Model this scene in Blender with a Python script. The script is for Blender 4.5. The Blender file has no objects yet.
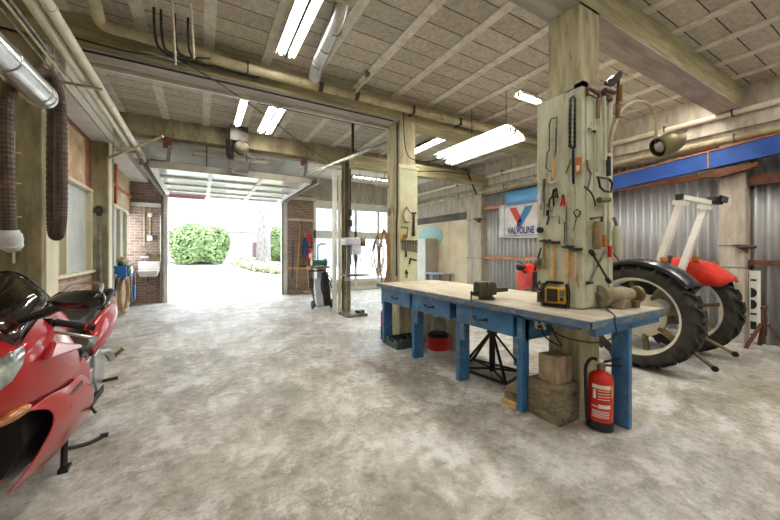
import bpy, bmesh, math, random
from mathutils import Vector, Matrix, Euler
random.seed(7)
PI = math.pi
C = bpy.context.scene.collection
SC = bpy.context.scene

# ------------------------------------------------------------------ camera, world, exposure
cam_d = bpy.data.cameras.new('camera')
cam = bpy.data.objects.new('camera', cam_d); C.objects.link(cam)
cam.location = (0, 0, 1.42)
cam.rotation_euler = (PI/2, 0, -math.radians(29.876))
cam_d.sensor_width = 36; cam_d.sensor_fit = 'HORIZONTAL'
cam_d.lens = 36 * 329.0 / 780.0
cam_d.shift_y = -9.0 / 780.0
cam_d.clip_start = 0.02; cam_d.clip_end = 300
SC.camera = cam
SC.view_settings.view_transform = 'Standard'
SC.view_settings.look = 'None'
SC.view_settings.exposure = 0.40
SC.view_settings.gamma = 1.0
SC.view_settings.use_curve_mapping = False
world = bpy.data.worlds.new('sky'); SC.world = world
world.use_nodes = True
wb = world.node_tree.nodes['Background']
wb.inputs['Color'].default_value = (0.84, 0.92, 1.0, 1)
wb.inputs['Strength'].default_value = 6.5
TUBE_POWER = 52.0

# ------------------------------------------------------------------ materials
def lin(r, g, b):
    f = lambda v: (v/255/12.92) if v/255 <= 0.04045 else ((v/255+0.055)/1.055)**2.4
    return (f(r), f(g), f(b), 1)

def mat(name, c, c2=None, rough=0.6, metal=0.0, scale=6.0, detail=5.0, lo=0.38, hi=0.62, bump=0.0, stretch=(1, 1, 1),
        coat=0.0, trans=0.0, emit=0.0, spots=None, spec=0.5, bscale=None, world_co=False):
    m = bpy.data.materials.new(name); m.use_nodes = True
    nt = m.node_tree; N = nt.nodes; L = nt.links
    b = N['Principled BSDF']
    b.inputs['Base Color'].default_value = lin(*c)
    b.inputs['Roughness'].default_value = rough
    b.inputs['Metallic'].default_value = metal
    b.inputs['Specular IOR Level'].default_value = spec
    if coat: b.inputs['Coat Weight'].default_value = coat; b.inputs['Coat Roughness'].default_value = 0.05
    if trans: b.inputs['Transmission Weight'].default_value = trans
    if emit:
        b.inputs['Emission Color'].default_value = lin(*c); b.inputs['Emission Strength'].default_value = emit
    if c2 or bump or spots:
        if world_co:
            tc = N.new('ShaderNodeNewGeometry'); co = tc.outputs['Position']
        else:
            tc = N.new('ShaderNodeTexCoord'); co = tc.outputs['Object']
        mp = N.new('ShaderNodeMapping'); mp.inputs['Scale'].default_value = stretch
        L.new(co, mp.inputs['Vector'])
        n = N.new('ShaderNodeTexNoise'); n.inputs['Scale'].default_value = scale; n.inputs['Detail'].default_value = detail
        n.inputs['Roughness'].default_value = 0.65
        L.new(mp.outputs[0], n.inputs['Vector'])
        last = None
        if c2:
            r = N.new('ShaderNodeValToRGB')
            r.color_ramp.elements[0].position = lo; r.color_ramp.elements[0].color = lin(*c)
            r.color_ramp.elements[1].position = hi; r.color_ramp.elements[1].color = lin(*c2)
            L.new(n.outputs['Fac'], r.inputs['Fac']); last = r.outputs['Color']
        if spots:
            sc, sl, sh, scol = spots
            n2 = N.new('ShaderNodeTexNoise'); n2.inputs['Scale'].default_value = sc; n2.inputs['Detail'].default_value = 6
            n2.inputs['Roughness'].default_value = 0.7
            L.new(mp.outputs[0], n2.inputs['Vector'])
            r2 = N.new('ShaderNodeValToRGB')
            r2.color_ramp.elements[0].position = sl; r2.color_ramp.elements[0].color = (0, 0, 0, 1)
            r2.color_ramp.elements[1].position = sh; r2.color_ramp.elements[1].color = (1, 1, 1, 1)
            L.new(n2.outputs['Fac'], r2.inputs['Fac'])
            mx = N.new('ShaderNodeMix'); mx.data_type = 'RGBA'
            if last: L.new(last, mx.inputs[6])
            else: mx.inputs[6].default_value = lin(*c)
            mx.inputs[7].default_value = lin(*scol)
            L.new(r2.outputs['Color'], mx.inputs[0]); last = mx.outputs[2]
        if last: L.new(last, b.inputs['Base Color'])
        if bump:
            bp = N.new('ShaderNodeBump'); bp.inputs['Strength'].default_value = bump; bp.inputs['Distance'].default_value = 0.01
            nb = n
            if bscale:
                nb = N.new('ShaderNodeTexNoise'); nb.inputs['Scale'].default_value = bscale; nb.inputs['Detail'].default_value = 4
                L.new(mp.outputs[0], nb.inputs['Vector'])
            L.new(nb.outputs['Fac'], bp.inputs['Height']); L.new(bp.outputs[0], b.inputs['Normal'])
    return m

def brick_mat(name, c1, c2, mortar, bw, bh, axes='XZ', gap=0.012, rough=0.85, off=0.5, noise=None, bump=0.6, shift=(0, 0)):
    m = bpy.data.materials.new(name); m.use_nodes = True
    nt = m.node_tree; N = nt.nodes; L = nt.links; b = N['Principled BSDF']
    b.inputs['Roughness'].default_value = rough; b.inputs['Specular IOR Level'].default_value = 0.25
    g = N.new('ShaderNodeNewGeometry'); sp = N.new('ShaderNodeSeparateXYZ'); cb = N.new('ShaderNodeCombineXYZ')
    L.new(g.outputs['Position'], sp.inputs[0])
    for k in (0, 1):
        ad = N.new('ShaderNodeMath'); ad.operation = 'ADD'; ad.inputs[1].default_value = shift[k]
        L.new(sp.outputs[axes[k]], ad.inputs[0]); L.new(ad.outputs[0], cb.inputs[k])
    t = N.new('ShaderNodeTexBrick'); t.offset = off; t.squash = 1.0
    t.inputs['Scale'].default_value = 1.0
    t.inputs['Brick Width'].default_value = bw; t.inputs['Row Height'].default_value = bh
    t.inputs['Mortar Size'].default_value = gap; t.inputs['Mortar Smooth'].default_value = 0.3; t.inputs['Bias'].default_value = 0
    t.inputs['Color1'].default_value = lin(*c1); t.inputs['Color2'].default_value = lin(*c2); t.inputs['Mortar'].default_value = lin(*mortar)
    L.new(cb.outputs[0], t.inputs['Vector'])
    n = N.new('ShaderNodeTexNoise'); n.inputs['Scale'].default_value = 22; n.inputs['Detail'].default_value = 8; n.inputs['Roughness'].default_value = 0.75
    L.new(g.outputs['Position'], n.inputs['Vector'])
    r = N.new('ShaderNodeValToRGB'); r.color_ramp.elements[0].position = 0.36; r.color_ramp.elements[1].position = 0.62
    lo = 0.55 if noise is None else noise
    r.color_ramp.elements[0].color = (lo, lo, lo, 1); r.color_ramp.elements[1].color = (1.08, 1.07, 1.05, 1)
    L.new(n.outputs['Fac'], r.inputs['Fac'])
    mx = N.new('ShaderNodeMix'); mx.data_type = 'RGBA'; mx.blend_type = 'MULTIPLY'; mx.inputs[0].default_value = 1
    L.new(t.outputs['Color'], mx.inputs[6]); L.new(r.outputs['Color'], mx.inputs[7]); L.new(mx.outputs[2], b.inputs['Base Color'])
    bp = N.new('ShaderNodeBump'); bp.inputs['Strength'].default_value = bump; bp.inputs['Distance'].default_value = 0.012; bp.invert = True
    L.new(t.outputs['Fac'], bp.inputs['Height']); L.new(bp.outputs[0], b.inputs['Normal'])
    return m

def floor_mat():
    m = bpy.data.materials.new('worn_concrete_floor'); m.use_nodes = True
    nt = m.node_tree; N = nt.nodes; L = nt.links; b = N['Principled BSDF']
    b.inputs['Specular IOR Level'].default_value = 0.35
    g = N.new('ShaderNodeNewGeometry')
    def noise(s, d, ro=0.65, dist=0.0):
        n = N.new('ShaderNodeTexNoise'); n.inputs['Scale'].default_value = s; n.inputs['Detail'].default_value = d
        n.inputs['Roughness'].default_value = ro; n.inputs['Distortion'].default_value = dist
        L.new(g.outputs['Position'], n.inputs['Vector']); return n.outputs['Fac']
    def ramp(src, p0, p1, c0, c1):
        r = N.new('ShaderNodeValToRGB'); e = r.color_ramp.elements
        e[0].position = p0; e[0].color = c0; e[1].position = p1; e[1].color = c1
        L.new(src, r.inputs['Fac']); return r.outputs['Color']
    def mix(f, a, c, bl='MIX', k=None):
        x = N.new('ShaderNodeMix'); x.data_type = 'RGBA'; x.blend_type = bl
        if k is None: L.new(f, x.inputs[0])
        else: x.inputs[0].default_value = k
        L.new(a, x.inputs[6])
        if hasattr(c, 'is_linked'): L.new(c, x.inputs[7])
        else: x.inputs[7].default_value = c
        return x.outputs[2]
    K, W = (0, 0, 0, 1), (1, 1, 1, 1)
    base = ramp(noise(1.1, 9, 0.74, 0.15), 0.40, 0.60, lin(166, 163, 156), lin(216, 215, 213))
    big = ramp(noise(0.32, 3, 0.5), 0.42, 0.60, (1, 1, 1, 1), (0.84, 0.80, 0.70, 1))
    base = mix(None, base, big, 'MULTIPLY', 1.0)
    fine = ramp(noise(9, 8, 0.72), 0.36, 0.62, (0.66, 0.65, 0.63, 1), (1.12, 1.12, 1.12, 1))
    c = mix(None, base, fine, 'MULTIPLY', 1.0)
    speck = ramp(noise(60, 6, 0.8), 0.36, 0.5, (0.72, 0.7, 0.66, 1), W)
    c = mix(None, c, speck, 'MULTIPLY', 0.75)
    st = ramp(noise(0.9, 10, 0.82, 0.3), 0.51, 0.62, K, (0.72, 0.72, 0.72, 1))
    c = mix(st, c, lin(132, 110, 88))
    wh = ramp(noise(2.3, 10, 0.82, 0.15), 0.50, 0.60, K, (0.7, 0.7, 0.7, 1))
    c = mix(wh, c, lin(232, 232, 232))
    cr = ramp(noise(14, 10, 0.85, 0.4), 0.57, 0.63, K, (0.7, 0.7, 0.7, 1))
    c = mix(cr, c, lin(112, 102, 90))
    L.new(c, b.inputs['Base Color'])
    rr = ramp(noise(2.0, 6), 0.3, 0.7, (0.33, 0.33, 0.33, 1), (0.62, 0.62, 0.62, 1))
    L.new(rr, b.inputs['Roughness'])
    bp = N.new('ShaderNodeBump'); bp.inputs['Strength'].default_value = 0.12; bp.inputs['Distance'].default_value = 0.004
    L.new(noise(35, 6, 0.7), bp.inputs['Height']); L.new(bp.outputs[0], b.inputs['Normal'])
    return m

M = {}
M['floor'] = floor_mat()
M['block'] = brick_mat('ceiling_blocks', (212, 206, 194), (186, 179, 166), (84, 76, 66), 0.66, 0.265, 'XY', 0.007, 0.9, 0.0, 0.66, shift=(0.575, 0.0))
M['block_daylit'] = brick_mat('daylit_white_blocks', (232, 230, 224), (220, 217, 209), (150, 144, 134), 0.66, 0.265, 'XY', 0.006, 0.9, 0.0, 0.85, shift=(0.575, 0.0))  # whitish rear bay blocks, daylight bounce put into their paler colour
M['rib'] = mat('ceiling_rib_concrete', (226, 221, 211), (190, 184, 172), scale=9, lo=0.4, hi=0.7, rough=0.85, bump=0.2, world_co=True)
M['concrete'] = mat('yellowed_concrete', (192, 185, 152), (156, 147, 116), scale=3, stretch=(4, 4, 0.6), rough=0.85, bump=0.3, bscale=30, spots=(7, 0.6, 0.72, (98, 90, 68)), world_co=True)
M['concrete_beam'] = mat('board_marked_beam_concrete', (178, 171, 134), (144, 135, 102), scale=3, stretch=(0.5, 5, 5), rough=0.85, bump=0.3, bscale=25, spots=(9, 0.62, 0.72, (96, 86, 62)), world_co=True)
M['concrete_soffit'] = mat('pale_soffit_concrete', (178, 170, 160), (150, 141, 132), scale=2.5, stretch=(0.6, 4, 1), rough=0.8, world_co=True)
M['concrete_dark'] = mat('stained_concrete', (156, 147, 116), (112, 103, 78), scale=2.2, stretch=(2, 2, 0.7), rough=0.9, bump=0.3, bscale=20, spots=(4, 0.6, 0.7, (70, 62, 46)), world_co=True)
M['concrete_grey'] = mat('grey_concrete', (190, 182, 168), (160, 150, 136), scale=4, stretch=(2, 2, 0.5), rough=0.85, bump=0.2, bscale=25, spots=(8, 0.62, 0.7, (130, 118, 100)), world_co=True)
M['brick'] = brick_mat('brown_brick', (164, 138, 122), (134, 112, 98), (176, 168, 158), 0.22, 0.075, 'XZ', 0.008, 0.9, 0.5, 0.7)
M['brick_side'] = brick_mat('side_brick', (182, 152, 132), (156, 122, 104), (196, 188, 176), 0.22, 0.075, 'YZ', 0.008, 0.9, 0.5, 0.8)
M['white'] = mat('white_paint', (232, 232, 228), (214, 212, 204), scale=3, rough=0.45)
M['cream'] = mat('cream_paint', (214, 206, 178), (196, 186, 154), scale=3, rough=0.55, stretch=(2, 2, 0.5))
M['beige'] = mat('beige_wallboard', (226, 212, 184), (206, 190, 158), scale=1.6, rough=0.8, world_co=True)
M['plywood'] = mat('plywood_sheet', (206, 184, 150), (170, 140, 104), scale=2.2, stretch=(1, 1, 1), rough=0.75, spots=(5, 0.55, 0.7, (140, 108, 78)), world_co=True)
M['redwood'] = mat('red_brown_wood', (146, 92, 68), (112, 64, 46), scale=3, stretch=(3, 1, 3), rough=0.6)
M['orangewood'] = mat('orange_brown_wood', (196, 116, 66), (160, 86, 46), scale=3, rough=0.6)
M['corr'] = mat('galvanised_sheet', (206, 208, 210), (186, 187, 188), scale=1.2, stretch=(1, 1.0, 0.3), rough=0.4, metal=0.42, spots=(1.2, 0.60, 0.78, (166, 156, 136)), world_co=True)
M['corr_dark'] = mat('dull_grey_sheet', (140, 138, 134), (118, 116, 112), scale=2, rough=0.6, metal=0.2, world_co=True)
M['bluebeam'] = mat('blue_beam_paint', (42, 88, 172), (34, 74, 150), scale=3, rough=0.4, spots=(11, 0.64, 0.7, (80, 100, 140)))
M['rust'] = mat('rusty_steel', (116, 72, 50), (82, 50, 36), scale=9, rough=0.8, bump=0.2)
M['copper'] = mat('red_lead_rail', (196, 136, 100), (166, 104, 70), scale=8, rough=0.6)
M['pipe_white'] = mat('white_pipe', (222, 214, 196), (204, 194, 172), scale=5, rough=0.4)
M['pipe_beige'] = mat('beige_pipe', (190, 180, 148), (160, 148, 116), scale=4, rough=0.5, spots=(8, 0.6, 0.7, (120, 104, 76)))
M['dark'] = mat('dark_iron', (38, 36, 34), (56, 50, 44), scale=12, rough=0.5, metal=0.5)
M['black'] = mat('black_rubber', (24, 24, 25), (36, 35, 34), scale=14, rough=0.65)
M['gloss_black'] = mat('gloss_black_plastic', (14, 14, 15), rough=0.18, coat=0.5)
M['silver'] = mat('galvanised_duct', (205, 205, 204), (178, 178, 176), scale=5, rough=0.28, metal=0.85)
M['steel'] = mat('worn_steel', (150, 146, 138), (110, 104, 96), scale=14, rough=0.38, metal=0.8)
M['steel_dark'] = mat('dark_steel', (84, 82, 78), (58, 56, 52), scale=14, rough=0.42, metal=0.7)
M['hose'] = mat('dark_flexible_hose', (62, 54, 46), (42, 38, 34), scale=8, rough=0.6)
M['hose_brown'] = mat('brown_flexible_hose', (88, 70, 56), (62, 50, 42), scale=8, rough=0.6)
M['bag'] = mat('white_plastic_bag', (228, 228, 226), (190, 198, 204), scale=10, rough=0.35)
M['tube'] = mat('lit_tube', (255, 251, 243), emit=TUBE_POWER, rough=0.4)
M['tube_off'] = mat('unlit_tube', (236, 236, 232), rough=0.3)
M['fixture'] = mat('lamp_housing', (218, 214, 200), (196, 190, 172), scale=4, rough=0.4)
M['fixture_grey'] = mat('grey_lamp_housing', (150, 146, 134), (128, 124, 112), scale=4, rough=0.45)
M['blue'] = mat('worn_blue_paint', (62, 120, 168), (46, 98, 146), scale=5, rough=0.5, stretch=(1, 1, 1), spots=(7, 0.54, 0.68, (118, 126, 126)), world_co=True)
M['blue_dirty'] = mat('dirty_blue_paint', (88, 118, 148), (62, 96, 132), scale=6, rough=0.6, stretch=(1, 1, 3), spots=(8, 0.46, 0.6, (132, 126, 114)), world_co=True)
M['bench_wood'] = mat('pale_dusty_bench_top', (204, 197, 178), (176, 166, 144), scale=2.2, rough=0.75, stretch=(4, 0.8, 1), spots=(9, 0.58, 0.72, (136, 124, 100)), world_co=True)
M['oldwood'] = mat('old_grey_wood', (146, 134, 110), (104, 94, 74), scale=3, stretch=(2, 2, 6), rough=0.8, spots=(4, 0.55, 0.64, (62, 62, 56)), world_co=True)
M['oldwood2'] = mat('stained_wood', (176, 160, 132), (134, 116, 92), scale=3, stretch=(5, 1, 1), rough=0.8, spots=(3, 0.58, 0.66, (150, 84, 60)), world_co=True)
M['board'] = mat('pale_green_tool_board', (206, 207, 184), (182, 182, 156), scale=2.5, rough=0.7, stretch=(2, 2, 0.6), spots=(9, 0.56, 0.68, (136, 128, 98)), world_co=True)
M['handle'] = mat('light_wood_handle', (224, 180, 118), (200, 150, 90), scale=6, stretch=(4, 4, 1), rough=0.55)
M['handle_dark'] = mat('brown_wood_handle', (150, 112, 66), (120, 86, 48), scale=6, stretch=(4, 4, 1), rough=0.55)
M['tan'] = mat('tan_canvas', (150, 128, 92), (118, 98, 68), scale=8, rough=0.8)
M['red'] = mat('red_paint', (204, 32, 24), (184, 26, 20), scale=3, rough=0.35)
M['redbike'] = mat('glossy_red_fairing', (176, 4, 12), (164, 3, 10), scale=1.5, rough=0.3, coat=0.45, spec=0.2)
M['ext_red'] = mat('extinguisher_red', (206, 42, 22), (190, 34, 18), scale=4, rough=0.28)
M['tractor_red'] = mat('tractor_orange_red', (218, 52, 34), (196, 40, 26), scale=2.5, rough=0.35, coat=0.3)
M['navy'] = mat('dark_navy_fender', (34, 42, 52), (24, 30, 38), scale=3, rough=0.3, coat=0.4)
M['tyre'] = mat('dusty_tyre_rubber', (66, 62, 54), (40, 38, 35), scale=6, rough=0.85, bump=0.1)
M['rim'] = mat('cream_white_wheel', (226, 222, 206), (206, 198, 176), scale=3, rough=0.45)
M['ropswhite'] = mat('white_roll_bar', (250, 248, 242), (238, 234, 224), scale=4, rough=0.4)
M['olive'] = mat('olive_steel', (132, 118, 78), (100, 88, 58), scale=8, rough=0.55, metal=0.3)
M['greymetal'] = mat('grey_engine_metal', (128, 124, 118), (92, 88, 82), scale=10, rough=0.45, metal=0.5)
M['amber'] = mat('amber_lens', (196, 126, 58), (164, 98, 44), scale=8, rough=0.2, coat=0.5)
M['lens'] = mat('clear_lamp_lens', (186, 196, 190), (120, 130, 124), scale=9, rough=0.08, coat=1.0)
M['yellow'] = mat('yellow_plastic', (232, 186, 40), rough=0.45)
M['teal'] = mat('teal_paint', (70, 140, 128), (50, 112, 104), scale=6, rough=0.45)
M['mint'] = mat('pale_teal_disc', (164, 196, 190), (148, 182, 178), scale=3, rough=0.3)
M['cabinet'] = mat('grey_white_cabinet', (226, 226, 224), (208, 206, 200), scale=2, rough=0.45)
M['cabinet_side'] = mat('grey_cabinet_side', (176, 168, 150), (160, 152, 134), scale=2, rough=0.5)
M['cloth'] = mat('white_banner_cloth', (226, 222, 220), (206, 202, 200), scale=3, rough=0.7)
M['clothblue'] = mat('light_blue_cloth', (116, 178, 222), (90, 156, 210), scale=3, rough=0.6)
M['logored'] = mat('logo_red', (206, 66, 50), rough=0.6)
M['logoblue'] = mat('logo_blue', (52, 128, 184), rough=0.6)
M['logonavy'] = mat('logo_navy', (44, 56, 122), rough=0.6)
M['paper'] = mat('white_label', (226, 224, 216), rough=0.6)
M['ink'] = mat('black_ink', (30, 30, 30), rough=0.6)
M['sack'] = mat('white_paper_sack', (206, 198, 182), (172, 162, 144), scale=5, rough=0.7, spots=(4, 0.6, 0.64, (70, 66, 62)))
M['pail'] = mat('white_pail', (220, 216, 206), (198, 192, 180), scale=4, rough=0.4)
M['greencrate'] = mat('green_grey_crate', (78, 104, 92), (60, 80, 70), scale=6, rough=0.6)
M['greencloth'] = mat('dark_green_cloth', (28, 92, 60), (20, 70, 46), scale=8, rough=0.8)
M['bluebox'] = mat('bright_blue_box', (44, 104, 176), rough=0.5)
M['bluecloth'] = mat('blue_work_cloth', (56, 78, 134), (42, 58, 108), scale=6, rough=0.9)
M['tanhose'] = mat('tan_hose', (190, 160, 120), (166, 134, 96), scale=6, rough=0.6)
M['orangehose'] = mat('faded_orange_hose', (196, 150, 110), (172, 120, 82), scale=6, rough=0.6)
M['porcelain'] = mat('white_sink', (238, 236, 230), (226, 222, 212), scale=4, rough=0.25)
M['leaf'] = mat('hedge_leaf', (136, 156, 102), (82, 106, 60), scale=3, rough=0.6)
M['ivy'] = mat('ivy_leaf', (184, 190, 154), (146, 156, 112), scale=3, rough=0.6)
M['bark'] = mat('tree_bark', (146, 140, 136), (98, 92, 88), scale=6, stretch=(3, 3, 0.7), rough=0.9, bump=0.6)
M['render'] = mat('pale_grey_house_render', (136, 138, 143), (130, 132, 137), scale=1, rough=0.9)
M['drive'] = mat('pale_driveway', (214, 212, 206), (196, 192, 186), scale=1.5, rough=0.9, spots=(5, 0.62, 0.7, (180, 174, 164)), world_co=True)
M['darkglass'] = mat('dark_window_glass', (44, 46, 50), rough=0.1)
M['darkwood'] = mat('dark_red_wood', (96, 56, 50), (76, 44, 40), scale=5, rough=0.6)
M['drillgrey'] = mat('pale_grey_machine', (196, 202, 212), (176, 180, 188), scale=5, rough=0.4)
M['vise'] = mat('olive_grey_cast_iron', (86, 82, 66), (62, 58, 46), scale=10, rough=0.5, metal=0.4)
M['grinder'] = mat('dusty_grinder_grey', (158, 150, 126), (128, 120, 98), scale=8, rough=0.6, metal=0.2)
M['shade'] = mat('olive_lamp_shade', (128, 116, 80), (100, 90, 58), scale=5, rough=0.35, metal=0.3)
M['seat'] = mat('black_seat_vinyl', (26, 26, 27), (38, 38, 38), scale=30, rough=0.5)
M['panelwhite'] = mat('white_gloss_panel', (246, 247, 248), rough=0.14, metal=0.55)
M['flangewhite'] = mat('white_flange', (224, 222, 216), (206, 202, 194), scale=4, rough=0.5)

def glass(name, tint, fac, rough=0.02):
    m = bpy.data.materials.new(name); m.use_nodes = True
    nt = m.node_tree; N = nt.nodes; L = nt.links
    N.remove(N['Principled BSDF']); out = N['Material Output']
    t = N.new('ShaderNodeBsdfTransparent'); t.inputs['Color'].default_value = tint
    g = N.new('ShaderNodeBsdfGlossy'); g.inputs['Roughness'].default_value = rough
    x = N.new('ShaderNodeMixShader'); x.inputs[0].default_value = fac
    L.new(t.outputs[0], x.inputs[1]); L.new(g.outputs[0], x.inputs[2]); L.new(x.outputs[0], out.inputs['Surface'])
    return m
M['glass'] = glass('window_glass', (0.93, 0.96, 0.95, 1), 0.06)
M['smoke'] = glass('smoked_windscreen', (0.50, 0.49, 0.49, 1), 0.10, 0.05)

# ------------------------------------------------------------------ mesh builder
def V(*a): return Vector(a)

class MB:
    def __init__(s): s.bm = bmesh.new()
    def bx(s, x0, x1, y0, y1, z0, z1):
        vs = [s.bm.verts.new(p) for p in ((x0,y0,z0),(x1,y0,z0),(x1,y1,z0),(x0,y1,z0),(x0,y0,z1),(x1,y0,z1),(x1,y1,z1),(x0,y1,z1))]
        for f in ((0,3,2,1),(4,5,6,7),(0,1,5,4),(1,2,6,5),(2,3,7,6),(3,0,4,7)): s.bm.faces.new([vs[i] for i in f])
        return s
    def box(s, c, d, rot=(0,0,0)):
        m = Euler(rot).to_matrix(); h = Vector(d)/2; c = Vector(c)
        vs = [s.bm.verts.new(c + m @ Vector((sx*h.x, sy*h.y, sz*h.z))) for sz in (-1,1) for sx, sy in ((-1,-1),(1,-1),(1,1),(-1,1))]
        for f in ((0,3,2,1),(4,5,6,7),(0,1,5,4),(1,2,6,5),(2,3,7,6),(3,0,4,7)): s.bm.faces.new([vs[i] for i in f])
        return s
    def loft(s, rings, closed=True, cap=True):
        R = [[s.bm.verts.new(p) for p in r] for r in rings]; n = len(R[0])
        for a, b in zip(R, R[1:]):
            for i in range(n if closed else n-1):
                j = (i+1) % n
                s.bm.faces.new((a[i], a[j], b[j], b[i]))
        if cap and closed:
            s.bm.faces.new(list(reversed(R[0]))); s.bm.faces.new(R[-1])
        return s
    def frames(s, pts):
        pts = [Vector(p) for p in pts]; out = []
        t0 = (pts[1]-pts[0]).normalized()
        up = Vector((0,0,1)) if abs(t0.z) < 0.9 else Vector((1,0,0))
        u = t0.cross(up).normalized(); prev = t0
        for i, p in enumerate(pts):
            if i == 0: t = t0
            elif i == len(pts)-1: t = (pts[i]-pts[i-1]).normalized()
            else: t = ((pts[i+1]-p).normalized()+(p-pts[i-1]).normalized()).normalized()
            q = prev.rotation_difference(t); u = (q @ u); u = (u - t*u.dot(t)).normalized(); prev = t
            out.append((p, u, t.cross(u)))
        return out
    def tube(s, pts, r, n=8, cap=True, flat=1.0):
        fr = s.frames(pts); rs = r if isinstance(r, (list, tuple)) else [r]*len(fr)
        rings = [[p + u*(math.cos(2*PI*k/n)*q) + w*(math.sin(2*PI*k/n)*q*flat) for k in range(n)] for (p, u, w), q in zip(fr, rs)]
        return s.loft(rings, True, cap)
    def bar(s, p, q, w, h):
        p, q = Vector(p), Vector(q); t = (q-p).normalized()
        up = Vector((0,0,1)) if abs(t.z) < 0.95 else Vector((0,1,0))
        u = t.cross(up).normalized()*w/2; v = u.cross(t).normalized()*h/2
        return s.loft([[a+u+v, a-u+v, a-u-v, a+u-v] for a in (p, q)])
    def lathe(s, prof, o, axis, n=24, cap=True):
        o = Vector(o); a = Vector(axis).normalized()
        up = Vector((0,0,1)) if abs(a.z) < 0.9 else Vector((1,0,0))
        u = a.cross(up).normalized(); w = a.cross(u)
        rings = [[o + a*h + u*(r*math.cos(2*PI*k/n)) + w*(r*math.sin(2*PI*k/n)) for k in range(n)] for r, h in prof]
        return s.loft(rings, True, cap)
    def ell(s, c, r, n=16, m=10, rot=None):
        c = Vector(c); rings = []
        R = Euler(rot).to_matrix() if rot else Matrix.Identity(3)
        for i in range(m+1):
            a = PI*i/m; q = max(math.sin(a), 0.02)
            rings.append([c + R @ Vector((r[0]*q*math.cos(2*PI*k/n), r[1]*q*math.sin(2*PI*k/n), -r[2]*math.cos(a))) for k in range(n)])
        return s.loft(rings)
    def prism(s, poly, ext):
        e = Vector(ext); a = [Vector(p) for p in poly]
        A = [s.bm.verts.new(p) for p in a]; B = [s.bm.verts.new(p+e) for p in a]; n = len(a)
        s.bm.faces.new(A); s.bm.faces.new(list(reversed(B)))
        for i in range(n): s.bm.faces.new((A[i], B[i], B[(i+1)%n], A[(i+1)%n]))
        return s
    def grid(s, rows):
        R = [[s.bm.verts.new(p) for p in r] for r in rows]
        for a, b in zip(R, R[1:]):
            for i in range(len(a)-1): s.bm.faces.new((a[i], a[i+1], b[i+1], b[i]))
        return s
    def build(s, name, m, parent=None, smooth=False, bevel=0.0, solid=0.0, sub=0, recenter=True):
        bm = s.bm
        bmesh.ops.recalc_face_normals(bm, faces=bm.faces)
        me = bpy.data.meshes.new(name)
        if parent is not None: off = Vector(parent.location); q = parent.parent
        else: off = Vector((0,0,0)); q = None
        while q is not None: off = off + q.location; q = q.parent
        loc = Vector((0,0,0))
        if parent is None and recenter:
            xs = [v.co for v in bm.verts]
            mn = Vector([min(v[i] for v in xs) for i in range(3)]); mxx = Vector([max(v[i] for v in xs) for i in range(3)])
            loc = Vector(((mn.x+mxx.x)/2, (mn.y+mxx.y)/2, mn.z)); off = loc
        bmesh.ops.translate(bm, verts=bm.verts, vec=-off)
        bm.to_mesh(me); bm.free()
        o = bpy.data.objects.new(name, me); C.objects.link(o); o.location = loc
        me.materials.append(M[m] if isinstance(m, str) else m)
        if parent is not None: o.parent = parent
        if smooth: me.shade_smooth(); me.set_sharp_from_angle(angle=math.radians(38))
        if solid:
            d = o.modifiers.new('solid', 'SOLIDIFY'); d.thickness = solid; d.offset = 0
        if bevel:
            d = o.modifiers.new('bevel', 'BEVEL'); d.width = bevel; d.segments = 2; d.limit_method = 'ANGLE'
        if sub:
            d = o.modifiers.new('sub', 'SUBSURF'); d.levels = sub; d.render_levels = sub
        return o

def tag(o, label, cat, group=None, kind=None):
    o['label'] = label; o['category'] = cat
    if group: o['group'] = group
    if kind: o['kind'] = kind
    return o
def thing(name, label, cat, loc, group=None):
    o = bpy.data.objects.new(name, None); C.objects.link(o); o.location = loc; o.empty_display_size = 0.1
    return tag(o, label, cat, group)
def struct(o): o['kind'] = 'structure'; return o
def dup(root, loc, label=None, rz=None):
    r = root.copy(); C.objects.link(r); r.location = loc
    if rz is not None: r.rotation_euler = (0, 0, rz)
    if label: r['label'] = label
    def rec(a, b):
        for ch in list(a.children):
            c = ch.copy(); C.objects.link(c); c.parent = b; rec(ch, c)
    rec(root, r)
    return r
def smoothpath(pts, n=8):
    P = [Vector(p) for p in pts]; out = []
    for i in range(len(P)-1):
        p0 = P[max(i-1, 0)]; p1 = P[i]; p2 = P[i+1]; p3 = P[min(i+2, len(P)-1)]
        for k in range(n):
            t = k/n
            out.append(0.5*((2*p1)+(p2-p0)*t+(2*p0-5*p1+4*p2-p3)*t*t+(3*p1-p0-3*p2+p3)*t**3))
    out.append(P[-1]); return out
def text(name, body, size, m, parent, loc, rot, align='CENTER', shear=0, width=1.0, bold=0.0):
    cu = bpy.data.curves.new(name, 'FONT'); cu.body = body; cu.size = size; cu.align_x = align; cu.align_y = 'CENTER'
    cu.extrude = 0.0008; cu.shear = shear; cu.offset = bold; cu.materials.append(M[m])
    o = bpy.data.objects.new(name, cu); C.objects.link(o)
    off = Vector((0,0,0)); q = parent
    while q is not None: off = off + q.location; q = q.parent
    me = bpy.data.meshes.new_from_object(o); bpy.data.objects.remove(o); o = bpy.data.objects.new(name, me); C.objects.link(o)
    o.location = Vector(loc) - off; o.rotation_euler = rot; o.scale = (width, 1, 1)
    if parent is not None: o.parent = parent
    return o

# ------------------------------------------------------------------ the garage shell
XL, XR, YF, ZC = -1.61, 7.40, 11.05, 3.93
struct(MB().bx(-2.2, 9.0, -3.5, YF+0.3, -0.2, 0).build('floor', 'floor'))
def bay(y0, y1, name, m='block'):
    struct(MB().bx(XL-0.4, XR+0.5, y0, y1, ZC, ZC+0.2).build(name, m))
bay(-3.5, 1.66, 'ceiling'); bay(1.955, 4.64, 'ceiling'); bay(5.06, 7.5, 'ceiling'); bay(7.85, YF+0.3, 'ceiling', 'block_daylit')
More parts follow.
